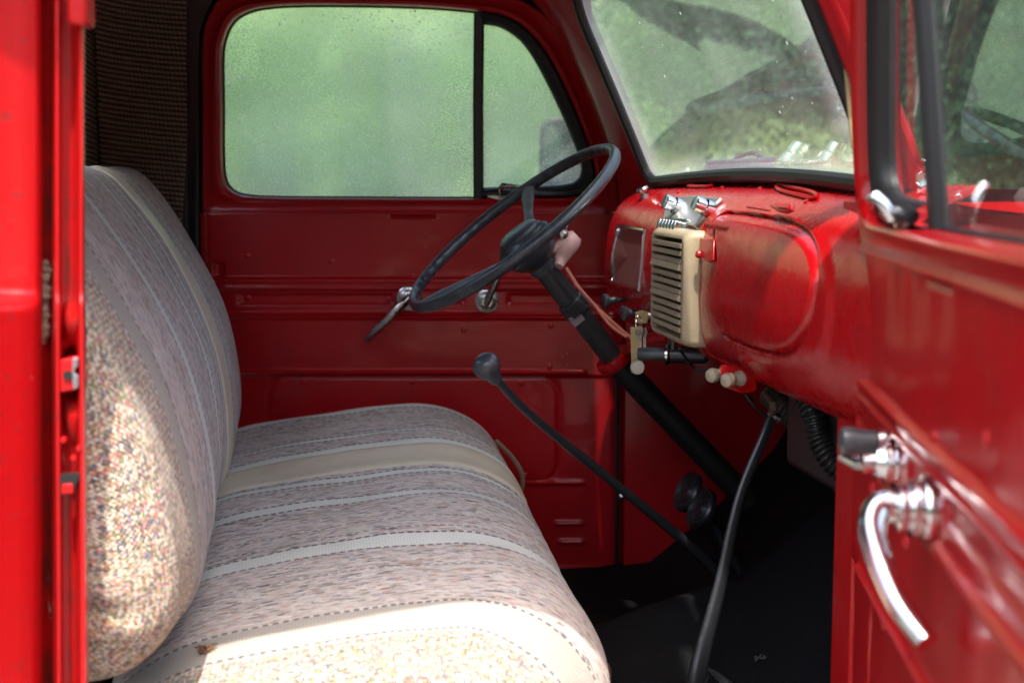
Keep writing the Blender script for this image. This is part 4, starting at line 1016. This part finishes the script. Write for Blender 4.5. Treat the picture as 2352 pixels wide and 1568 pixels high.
m = MB(); m.box(G(0, 0, -0.002), ET, UPV, EF, iw, gh - 0.012, 0.002); m.build('grille_backing', mat('brown_cloth', (0.10, 0.065, 0.045), 0.9), grille)
for z in (lerp(gh - 0.013, -gh + 0.013, 3.5 / 13), lerp(gh - 0.013, -gh + 0.013, 7.5 / 13)):
    for s_ in (-1, 1):
        m = MB(); m.box(G(s_ * 0.042, z, 0.002), ET, UPV, EF, 0.036, 0.0035, 0.0025); m.build('grille_vent', DARK, grille)

# radio plate with knobs and push buttons, on the slope above the grille
rq = [dash_at(*p) for p in ((1530, 466), (1650, 466), (1612, 520), (1528, 505))]
rc = sum(rq, Vector()) / 4; rn_, rt_ = dash_n(rc)
def frame_at(u, v):
    p = dash_at(u, v); n, t = dash_n(p); return p, n, t
p1, n1, t1 = frame_at(1575, 492)
n1 = (n1 * 0.75 + Vector((-0.45, 0, 0.25))).normalized(); tt = n1.cross(ET).normalized(); tt = tt if tt.z > 0 else -tt
def RP(i, j, k): return p1 + ET * i + tt * j + n1 * k
rpq = []
for u, v in ((1540, 462), (1600, 456), (1664, 462), (1634, 492), (1606, 524), (1532, 508)):
    p = dash_at(u, v); n, t = dash_n(p); rpq.append(p + n * 0.003)
m = MB(); m.prism(rpq, n1 * 0.005)
radio = m.build('radio_plate', mat('brushed_plate', (0.72, 0.72, 0.71), 0.36, 0.85, 0, [(200, 0.15, 0.0006)]), truck, bevel=0.0015)
kax = (-EF * 0.88 + UPV * 0.36 - ET * 0.10).normalized()
for u, v in ((1566, 480), (1638, 486)):
    k0 = dash_at(u, v) + n1 * 0.006
    m = MB(); m.lathe([(0.013, -0.004), (0.0135, 0.002), (0.0135, 0.009), (0.0115, 0.0105), (0.0105, 0.011), (0.0105, 0.013), (0.012, 0.014), (0.012, 0.025), (0.0105, 0.027), (0.006, 0.0265), (0, 0.0265)], k0, kax, 28); m.build('radio_knob', CHR, radio)
m = MB(); b0, nb, tb = frame_at(1560, 522); nb = (nb + Vector((-0.6, 0, 0))).normalized(); tb2 = nb.cross(ET).normalized(); tb2 = tb2 if tb2.z > 0 else -tb2
m.box(b0 + nb * 0.003, ET, tb2, nb, 0.066, 0.013, 0.006); bh = m.build('button_housing', CHRD, radio, bevel=0.001)
for k in range(6):
    m = MB(); cc = b0 + ET * lerp(0.050, -0.046, k / 5) + nb * 0.014; m.box(cc, ET, tb2, nb, 0.0062, 0.0075, 0.0085); m.build('push_button', CHR, radio, bevel=0.002)

# glovebox finger tab and lock
q, n, t = frame_at(1632, 566); m = MB(); m.prism([dash_at(u, v) + n * 0.004 for u, v in ((1618, 548), (1650, 552), (1648, 600), (1640, 606), (1626, 600), (1616, 590))][::-1], n * 0.0035); m.build('glovebox_latch', RED, dash, bevel=0.0015)
q, n, t = frame_at(1618, 586); m = MB(); m.lathe([(0.006, 0), (0.006, 0.006), (0.004, 0.009), (0, 0.0095)], q + n * 0.004, n, 20); m.build('glovebox_button', RED, dash)
# ashtray-like tab and slots on the top roll
q, n, t = frame_at(1806, 494); m = MB(); m.prism([dash_at(u, v) + n * 0.009 for u, v in ((1783, 490), (1800, 483), (1838, 490), (1836, 500), (1820, 506), (1800, 501))][::-1], n * 0.006); m.build('glovebox_hinge_cover', RED, dash, bevel=0.002)
q, n, t = frame_at(1815, 494); m = MB(); m.prism([dash_at(u, v) + n * 0.0155 for u, v in ((1804, 488), (1833, 491), (1828, 501), (1806, 498))][::-1], n * 0.0015); m.build('hinge_cover_slot', REDI, dash)
m = MB(); m.tube([dash_at(u, v) + n * 0.006 for u, v in ((1722, 483), (1745, 486), (1775, 492))], 0.0016, 6); m.build('dash_slot', REDI, dash)
for pts in ([(1582, 431), (1600, 427), (1630, 420), (1638, 422), (1640, 428), (1628, 432)], [(1786, 430), (1800, 431), (1850, 441), (1872, 448), (1880, 455), (1872, 460), (1850, 455), (1800, 443), (1786, 436)]):
    m = MB(); pp = []
    for u, v in pts:
        p = dash_at(u, v); n, t = dash_n(p); pp.append(p + n * 0.003)
    m.tube(catmull(pp, 40, True), 0.0028, 6, closed=True); m.build('defroster_slot', RED, dash)
for u, v in ((1747, 433), (1854, 463), (1560, 441), (1660, 431)):
    p, n, t = frame_at(u, v); m = MB(); m.lathe([(0.005, 0), (0.0045, 0.002), (0, 0.003)], p, n, 12); m.build('dash_screw', RED, dash)
# small knob on the far top corner, black pulls
p = P(1486, 462, 2.62); ax = (-EF * 0.4 + UPV).normalized()
m = MB(); m.lathe([(0.010, -0.01), (0.010, 0.004), (0.006, 0.005), (0.006, 0.010), (0.011, 0.011), (0.012, 0.015), (0.010, 0.019), (0, 0.020)], p + ax * 0.008, ax, 16); m.build('map_light_knob', CHRD, dash)
def pull(u, v, d, mt, r=0.012, ln=0.02):
    p = P(u, v, d); m = MB(); a = (-EF * 0.97 - UPV * 0.05 - ET * 0.1).normalized()
    m.lathe([(0.004, -ln - 0.03), (0.004, -ln), (0.0075, -ln + 0.003), (0.007, -0.006), (r, -0.003), (r * 1.05, 0.003), (r * 0.9, 0.006), (0, 0.008)], p, a, 20); return m.build('pull_knob', mt, dash)
pull(1392, 691, 2.58, BLK, 0.013); pull(1436, 719, 2.50, BLK, 0.013)
m = MB(); a = -EF
m.lathe([(0.010, -0.03), (0.010, 0.0), (0.013, 0.001), (0.013, 0.004), (0.009, 0.006), (0, 0.006)], P(1478, 728, 2.38), a, 20); ign = m.build('ignition_switch', CHRD, dash)
# accessory socket hanging under the dash
p0, p1_ = P(1462, 812, 2.27), P(1600, 820, 2.02); ax = (p1_ - p0).normalized(); ln = (p1_ - p0).length
p0 = P(1465, 812, 2.22); ax = (EF * 0.95 - ET * 0.36).normalized()
m = MB(); m.lathe([(0, -0.001), (0.009, 0), (0.0105, 0.003), (0.010, 0.042), (0.008, 0.043)], p0, ax, 24); m.build('socket_plug', BLK, dash)
m = MB(); m.lathe([(0.010, 0.043), (0.0165, 0.044), (0.0165, 0.048), (0.0145, 0.050), (0.0125, 0.052)], p0, ax, 24); m.build('socket_ring', CHRD, dash)
m = MB(); m.lathe([(0.013, 0.050), (0.013, 0.105), (0.008, 0.110), (0.006, 0.13)], p0, ax, 24); m.box(p0 + ax * 0.052 + UPV * 0.022, ax, ET, UPV, 0.002, 0.010, 0.02); m.build('accessory_socket', BLKM, dash)
# ivory pull knobs on their red bracket
br = MB(); br.prism([P(u, v, 1.93) for u, v in ((1650, 836), (1706, 852), (1712, 892), (1702, 905), (1662, 892), (1650, 880))], Vector((0.02, 0.004, 0.0)) ); br.build('knob_bracket', RED, dash, bevel=0.004)
for u, v, dd in ((1637, 862, 1.95), (1672, 873, 1.90)):
    p = P(u, v, dd); a = (-EF * 0.8 - ET * 0.55).normalized(); m = MB()
    m.lathe([(0.009, -0.028), (0.011, -0.026), (0.0105, -0.023), (0.005, -0.016), (0.005, -0.011), (0.0095, -0.006), (0.0105, 0.0), (0.009, 0.005), (0.0045, 0.0075), (0, 0.008)], p, a, 24); m.build('ivory_knob', IVK, dash)
m = MB(); m.tube(catmull([P(1560, 800, 2.1), P(1600, 850, 2.15), P(1640, 850, 2.1), P(1680, 880, 2.05), P(1730, 920, 2.1)], 24), 0.0022, 6)
m.tube(catmull([P(1712, 905, 2.0), P(1735, 935, 2.0), P(1770, 960, 2.02)], 12), 0.002, 6); m.build('wiring', RUB, dash)

# ------------------------------------------------------------------ steering
wc = P(1178, 521, 2.55)
cdir = (EF * 0.615 - UPV * 0.785 + ET * 0.085).normalized()         # down the column
me_ = (EF * 0.785 + UPV * 0.615); me_ = (me_ - cdir * me_.dot(cdir)).normalized(); tt_ = cdir.cross(me_); tt_ = tt_ if tt_.dot(ET) > 0 else -tt_
def WH(r, ph, k=0.0): return wc + me_ * (r * math.cos(ph)) + tt_ * (r * math.sin(ph)) + cdir * k
col_root = empty('steering_wheel', wc, truck)
SPK = mat('worn_grey_plastic', (0.085, 0.095, 0.105), 0.36, 0, 0.2, [(60, 0.1, 0.001)], ((0.18, 0.19, 0.20), 30, 0.5, 0.75))
RW_ = 0.223
m = MB(); N_ = 180; rows = []
for i in range(N_):
    ph = 2 * math.pi * i / N_; c = WH(RW_, ph); er = (WH(1, ph) - wc).normalized(); rr = 0.0095
    rows.append([c + er * (math.cos(2 * math.pi * k / 14) * rr * (1 - 0.30 * (0.5 + 0.5 * math.cos(ph * 44)) * (1 if math.cos(2 * math.pi * k / 14) < -0.2 else 0))) + cdir * (math.sin(2 * math.pi * k / 14) * rr * (1.15)) for k in range(14)])
rows.append(rows[0]); m.grid(rows, True); m.build('wheel_rim', BLK, col_root, recalc=False, angle=180)
for ph0 in (R(67), R(187), R(-53)):
    m = MB(); pts = [WH(lerp(0.045, RW_ - 0.004, t), ph0, 0.042 * (1 - t) ** 1.3 + 0.004) for t in [i / 16 for i in range(17)]]
    m.tube(pts, [0.0145 - 0.0045 * math.sin(math.pi * min(1, i / 13)) + (0.0008 if i % 3 == 0 else 0) for i in range(17)], 12, flat=0.6, ref=cdir.cross(pts[-1] - pts[0]))
    m.build('wheel_spoke', SPK, col_root)
m = MB(); m.lathe([(0, 0.014), (0.036, 0.016), (0.044, 0.020), (0.047, 0.024), (0.049, 0.027), (0.054, 0.030), (0.056, 0.036), (0.055, 0.046), (0.050, 0.060), (0.042, 0.072), (0.032, 0.080), (0.027, 0.084), (0.0255, 0.10)], wc, cdir, 40); m.build('wheel_hub', BLK, col_root)
m = MB(); m.lathe([(0, 0.006), (0.022, 0.007), (0.034, 0.0095), (0.040, 0.0135), (0.0415, 0.020), (0.041, 0.024)], wc, cdir, 40); m.build('horn_cap', BLK, col_root)
colm = MB(); e1 = P(1405, 830, 2.58)
cd = 1.0; colm.tube([wc + cdir * 0.09, wc + cdir * 0.20, wc + cdir * 0.32], [0.0215, 0.0208, 0.0205], 24)
column = colm.build('steering_column', BLKM, truck)
cend = wc + cdir * 0.33
m = MB(); m.tube([cend - cdir * 0.01, P(1720, 1150, 2.66)], [0.0235, 0.0235], 20); m.build('column_lower_tube', RUB, column)
m = MB(); m.lathe([(0.024, 0.172), (0.0255, 0.173), (0.0255, 0.200), (0.024, 0.201)], wc, cdir, 28); m.box(wc + cdir * 0.186 - ET * 0.028 - me_ * 0.006, cdir, me_, ET, 0.012, 0.010, 0.010); m.build('column_clamp', BLKM, column, bevel=0.001)
m = MB(); m.box(wc + cdir * 0.203 - ET * 0.026 - me_ * 0.012, cdir, me_, ET, 0.010, 0.012, 0.003); m.build('clamp_bracket', mat('lilac_metal', (0.30, 0.26, 0.30), 0.4, 0.3), column, bevel=0.001)
# red support collar
cc = P(1420, 822, 2.53); m = MB(); ax2 = me_
m.lathe([(0.024, -0.008), (0.034, -0.010), (0.036, 0.0), (0.034, 0.010), (0.024, 0.008)], wc + cdir * 0.315, cdir, 28)
m.tube(catmull([wc + cdir * 0.315 + me_ * 0.02, P(1450, 795, 2.50), P(1492, 778, 2.45), P(1530, 772, 2.42)], 12), 0.010, 8, flat=0.5)
m.build('column_bracket', RED, column)
# turn signal switch, on the far side behind the hub
sw = MB(); pth = catmull([P(1283, 612, 2.55), P(1290, 590, 2.56), P(1300, 568, 2.56), P(1315, 550, 2.56), P(1325, 540, 2.56)], 10)
sw.tube(pth, [0.010, 0.0135, 0.016, 0.0185, 0.013], 12) if False else sw.tube(pth, [0.009, 0.011, 0.014, 0.017, 0.019, 0.0205, 0.021, 0.0205, 0.018, 0.012], 14, flat=0.9)
sw.tube([P(1268, 577, 2.55), P(1285, 560, 2.55), P(1305, 552, 2.55)], [0.004, 0.008, 0.010], 10)
swo = sw.build('turn_signal_switch', PINK, column)
m = MB(); m.tube(catmull([P(1302, 552, 2.55), P(1294, 540, 2.55), P(1288, 530, 2.55), P(1292, 522, 2.55), P(1303, 522, 2.55)], 10), [0.006, 0.008, 0.010, 0.011, 0.011, 0.011, 0.011, 0.010, 0.009, 0.006], 12); m.build('switch_lever', CHRD, column)
m = MB(); m.tube(catmull([P(1300, 615, 2.54), P(1335, 668, 2.53), P(1380, 715, 2.52), P(1420, 752, 2.50), P(1452, 778, 2.48)], 20), 0.0035, 8)
m.tube(catmull([P(1320, 650, 2.53), P(1365, 700, 2.52), P(1400, 745, 2.50), P(1440, 775, 2.48)], 20), 0.0028, 8); m.build('signal_wire', COPPER, column)

# ------------------------------------------------------------------ levers, pedals, hoses
m = MB(); pth = catmull([P(1133, 862, 2.06), P(1200, 935, 2.09), P(1300, 1020, 2.13), P(1400, 1100, 2.17), P(1500, 1182, 2.21), P(1570, 1240, 2.24), P(1612, 1277, 2.26), P(1650, 1318, 2.28)], 40)
m.tube(pth, [lerp(0.0062, 0.0085, i / 39) for i in range(40)], 14); gear = m.build('gear_lever', BLKM, truck)
kd = (P(1100, 826, 2.05) - P(1150, 882, 2.07)).normalized(); kc = P(1121, 845, 2.055)
kd = (kd + UPV * 0.2).normalized()
m = MB(); m.lathe([(0.010, -0.030), (0.0115, -0.026), (0.013, -0.018), (0.019, -0.008), (0.0235, 0.002), (0.0235, 0.010), (0.020, 0.018), (0.013, 0.0235), (0.006, 0.0255), (0, 0.026)], kc, kd, 32)
m.v = [kc + (p - kc) * 0.87 for p in m.v]; m.build('lever_knob', BLK, gear)
m = MB(); pth = catmull([P(1772, 958, 2.02), P(1752, 1010, 2.01), P(1722, 1080, 2.0), P(1700, 1140, 1.99), P(1680, 1220, 1.98), P(1662, 1310, 1.97), P(1640, 1400, 1.96), P(1615, 1490, 1.95), P(1600, 1560, 1.94), P(1590, 1640, 1.94)], 40)
m.tube(pth, [0.009 if i < 10 else lerp(0.009, 0.0185, ((i - 10) / 29) ** 1.6) for i in range(40)], 14, flat=0.7); hb = m.build('parking_brake_lever', BLKM, truck)
m = MB(); m.tube([P(1762, 948, 2.02), P(1790, 962, 2.02)], [0.006, 0.007], 10); m.build('lever_pin', CHRD, hb)
for u, v, d in ((1577, 1128, 2.62), (1608, 1167, 2.55)):
    m = MB(); a = (-EF * 0.85 + UPV * 0.42 - ET * 0.12).normalized(); p = P(u, v, d)
    m.lathe([(0.030, -0.012), (0.0385, -0.010), (0.040, 0.0), (0.037, 0.004), (0.034, 0.001), (0.031, 0.004), (0.026, 0.001), (0.022, 0.004), (0.016, 0.001), (0.012, 0.004), (0.006, 0.002), (0, 0.003)], p, a, 32); pd = m.build('pedal', BLKM, truck)
    m = MB(); m.tube([p - a * 0.01, p - a * 0.09 - UPV * 0.08, p - a * 0.14 - UPV * 0.2], 0.009, 8); m.build('pedal_arm', BLKM, pd)
def hose(pts, r, name='heater_hose', mt=None):
    pth = catmull(pts, 150); m = MB(); m.tube(pth, [r * (1 + 0.16 * math.sin(i * 1.05)) for i in range(150)], 16); return m.build(name, mt or RUB, truck)
HOSE = mat('hose_black', (0.02, 0.021, 0.022), 0.3, 0, 0.3)
hose([P(1850, 900, 1.95), P(1870, 950, 1.93), P(1885, 1005, 1.92), P(1915, 1060, 1.90), P(1975, 1105, 1.88), P(2040, 1120, 1.86)], 0.0165, mt=HOSE)
hose([P(1770, 905, 2.15), P(1800, 935, 2.12), P(1850, 985, 2.08), P(1880, 1040, 2.02), P(1930, 1090, 1.97)], 0.018, mt=mat('hose_brown', (0.05, 0.035, 0.028), 0.5))
m = MB(); m.box(E(0.52, 1.95, -0.33), EF, ET, UPV, 0.09, 0.16, 0.10); m.build('heater_box', BLKM, truck, bevel=0.012)
m = MB(); m.tube(catmull([P(1760, 905, 2.05), P(1778, 930, 2.0), P(1770, 955, 2.03)], 12), 0.006, 8); m.tube(catmull([P(1790, 895, 2.1), P(1830, 915, 2.05), P(1822, 960, 2.1), P(1870, 1010, 2.1)], 16), 0.004, 8); m.build('heater_pipe', mat('rusty_pipe', (0.10, 0.05, 0.035), 0.6), truck)
m = MB(); m.lathe([(0.008, 0), (0.007, 0.004), (0, 0.006)], P(1428, 1140, 2.92), (0, -1, 0), 16); m.build('kick_panel_stud', CHRD, truck)

# ------------------------------------------------------------------ outside of the windshield: hood, wiper, mirror
def HP(a, w_, z): return Vector((0.285, 2.71, EYE + z)) + EF * a - ET * w_
m = MB(); rows = []
for i in range(21):
    a = 0.22 + 1.0 * i / 20; row = []
    for j in range(21):
        w_ = -0.12 + 1.34 * j / 20; e = abs(j - 10) / 10
        row.append(HP(a, w_, -0.075 - 0.14 * a - (0.16 + 0.1 * a) * max(0, e - 0.25) ** 2 * 1.4))
    rows.append(row)
m.grid(rows); m.build('hood', RED, truck, recalc=False)
for s_ in (-0.30, 1.40):
    m = MB(); rows = []
    for i in range(21):
        a = 0.35 + 1.0 * i / 20; rows.append([HP(a, s_ + 0.26 * math.cos(R(180 * k / 12)) * 1.0, -0.42 - 0.25 * abs(a - 0.6) ** 2 + 0.20 * math.sin(R(180 * k / 12))) for k in range(13)])
    m.grid(rows); m.build('fender', RED, truck, recalc=False)
m = MB(); m.tube([WS(0.28, 0.016, 0.02), WS(0.60, 0.014, 0.02)], 0.004, 8); m.tube([WS(0.28, 0.010, 0.012), WS(0.60, 0.008, 0.012)], 0.005, 6, flat=0.3); wp = m.build('wiper', mat('wiper_metal', (0.10, 0.11, 0.16), 0.4, 0.5), truck)
m = MB(); m.tube(catmull([WS(0.40, 0.016, 0.028), WS(0.46, 0.021, 0.030), WS(0.50, 0.018, 0.032), WS(0.54, -0.01, 0.036)], 12), 0.0035, 8); m.build('wiper_arm', BLKM, wp)
mm = [P(u, v, 3.22) for u, v in ((1246, 430), (1246, 330), (1250, 292), (1270, 279), (1320, 276), (1345, 290), (1352, 330), (1352, 430), (1340, 455), (1260, 455))]
mm = catmull(mm, 50, True); mo = MB(); mo.prism(mm, Vector((0.02, 0.03, 0))); mir = mo.build('side_mirror', mat('mirror_glass', (0.75, 0.8, 0.78), 0.08, 1.0), truck)
m = MB(); m.tube(mm, 0.006, 8, closed=True); m.build('mirror_rim', RUB, mir)
m = MB(); m.tube([P(1340, 455, 3.24), P(1390, 520, 3.12), P(1400, 560, 3.08)], 0.006, 8); m.build('mirror_arm', CHRD, mir)

# ------------------------------------------------------------------ loose things
kr = empty('key_ring', P(1465, 760, 2.36)); tag(kr, 'key ring with keys, brass tag and round coin fob hanging from the ignition', 'keys')
m = MB(); c = P(1467, 745, 2.355); m.tube([c + ET * (0.006 * math.cos(t)) - EF * 0.0 + Vector((0.012 * math.cos(t) * 0.5, 0, 0.015 * math.sin(t))) for t in [i * 2 * math.pi / 30 for i in range(30)]], 0.0011, 6, closed=True); m.build('split_ring', CHR, kr)
m = MB(); c = P(1478, 726, 2.36); m.prism([P(u, v, 2.36) for u, v in ((1459, 717), (1470, 713), (1484, 715), (1488, 730), (1484, 742), (1468, 744), (1459, 734))], Vector((0.002, 0.002, 0))); m.build('ignition_key', BRASS, kr)
m = MB(); m.prism([P(u, v, 2.35) for u, v in ((1448, 752), (1474, 753), (1476, 848), (1450, 857))], Vector((0.002, 0.003, 0))); m.build('brass_tag', BRASS, kr, bevel=0.0006)
m = MB(); m.prism([P(u, v, 2.345) for u, v in ((1459, 752), (1468, 748), (1476, 752), (1479, 764), (1474, 774), (1474, 800), (1468, 803), (1467, 774), (1459, 766))], Vector((0.002, 0.002, 0))); m.build('spare_key', CHRD, kr)
m = MB(); m.prism([P(u, v, 2.352) for u, v in ((1476, 754), (1484, 752), (1488, 762), (1484, 776), (1484, 812), (1477, 816), (1477, 776))], Vector((0.002, 0.002, 0))); m.build('spare_key', CHRD, kr)
m = MB(); m.lathe([(0, 0.0022), (0.0098, 0.0022), (0.0105, 0.0034), (0.0118, 0.0034), (0.0122, 0.001), (0.0118, -0.001), (0, -0.001)], P(1465, 843, 2.335), Vector((-0.35, -1, 0.1)), 32); m.build('coin_fob', SILV, kr)

rnd = random.Random(5); m = MB()
for i in range(46):
    v = lerp(604, 786, i / 45); c = P(lerp(106, 99, (v - 600) / 190) + rnd.uniform(-3, 3), v, 1.333)
    r = rnd.uniform(0.0028, 0.0052) * (1 if 615 < v < 775 else 0.6); bm = bmesh.new(); bmesh.ops.create_icosphere(bm, subdivisions=2, radius=r)
    vs_ = []
    for q in bm.verts:
        k = 1 + 0.45 * noise.noise(q.co * 400 + Vector((i * 3, 0, 0))); vs_.append(c + Vector((q.co.x, q.co.y, q.co.z)) * k)
    fs_ = [tuple(v_.index for v_ in f.verts) for f in bm.faces]; bm.free(); m.add(vs_, fs_)
tag(m.build('mud_nest', MUD, angle=80), 'lumpy dried mud insect nest in the groove of the sunlit red door pillar', 'mud nest')

m = MB(); rnd = random.Random(9); c = SEATP(-0.35, 1.315, -0.505); cdeb = None
j = int(1.285 / WM * 240)
base = min((p for r in CROWS[200:240] for p in r), key=lambda p: (((p.x / p.y * K + CU) - 440) ** 2 + (403 - (p.z - EYE) / p.y * K - 1524) ** 2))
for i in range(38):
    a = rnd.uniform(0, 6.28); r = abs(rnd.gauss(0, 0.007)); q = base + Vector((r * math.cos(a), r * math.sin(a), 0.002 + rnd.uniform(0, 0.004))); dd = Vector((rnd.gauss(0, 1), rnd.gauss(0, 1), rnd.gauss(0, 0.4))).normalized() * rnd.uniform(0.003, 0.008)
    m.tube([q - dd, q + Vector((0, 0, 0.002)), q + dd], 0.0006, 5)
tag(m.build('dried_sprig', mat('dry_brown', (0.18, 0.09, 0.05), 0.9)), 'small dried brown sprig lying on the near striped end of the seat', 'dried plant bit')

bpy.context.view_layer.update(); DG = bpy.context.evaluated_depsgraph_get()
def hit(u, v, lift=0.0):
    a, y, z = ray(u, v); o = P(u, v, 1.75); ok, loc, nr, *_ = scene.ray_cast(DG, o, Vector((a, y, z)).normalized())
    return (loc if ok else P(u, v, 2.3)) + Vector((0, 0, lift))
for k, (du, dv) in enumerate(((0, 0), (8, 24), (-8, 44))):
    a, b_ = hit(1560, 1520), hit(1480, 1540)
    d0 = a.y
    pts = [P(1360 + du, 1545 + dv, d0 + 0.02), P(1430 + du, 1516 + dv, d0 + 0.05), P(1520 + du, 1510 + dv, d0 + 0.04), P(1610 + du, 1532 + dv, d0), P(1680 + du, 1578 + dv, d0 - 0.05), P(1720 + du, 1640 + dv, d0 - 0.1)]
    if k == 0: m = MB()
    m.tube(catmull(pts, 40), 0.0065, 8)
tag(m.build('cable_coil', mat('cable_black', (0.05, 0.05, 0.055), 0.35)), 'loose black cable coiled on the dark floor mat in front of the seat', 'cable')
rnd = random.Random(21)
for (u, v, lab) in ((1938, 1472, 'pale scrap of litter on the dark floor mat near the passenger door edge'), (1750, 1522, 'small crumpled clear wrapper on the floor mat beside the brake lever foot')):
    m = MB(); c = hit(u, v, 0.004); g = [[c + Vector((0.011 * (i - 2) / 2, 0.008 * (j - 2) / 2 + 0.004 * i, 0.005 * rnd.random())) for i in range(5)] for j in range(5)]; m.grid(g)
    tag(m.build('floor_scrap', mat('pale_scrap', (0.09, 0.095, 0.10), 0.5), solid=0.0008), lab, 'litter')

def depth(o): return 0 if o.parent is None else 1 + depth(o.parent)
for o in bpy.data.objects:
    if depth(o) > 2: print('TOO DEEP', o.name)
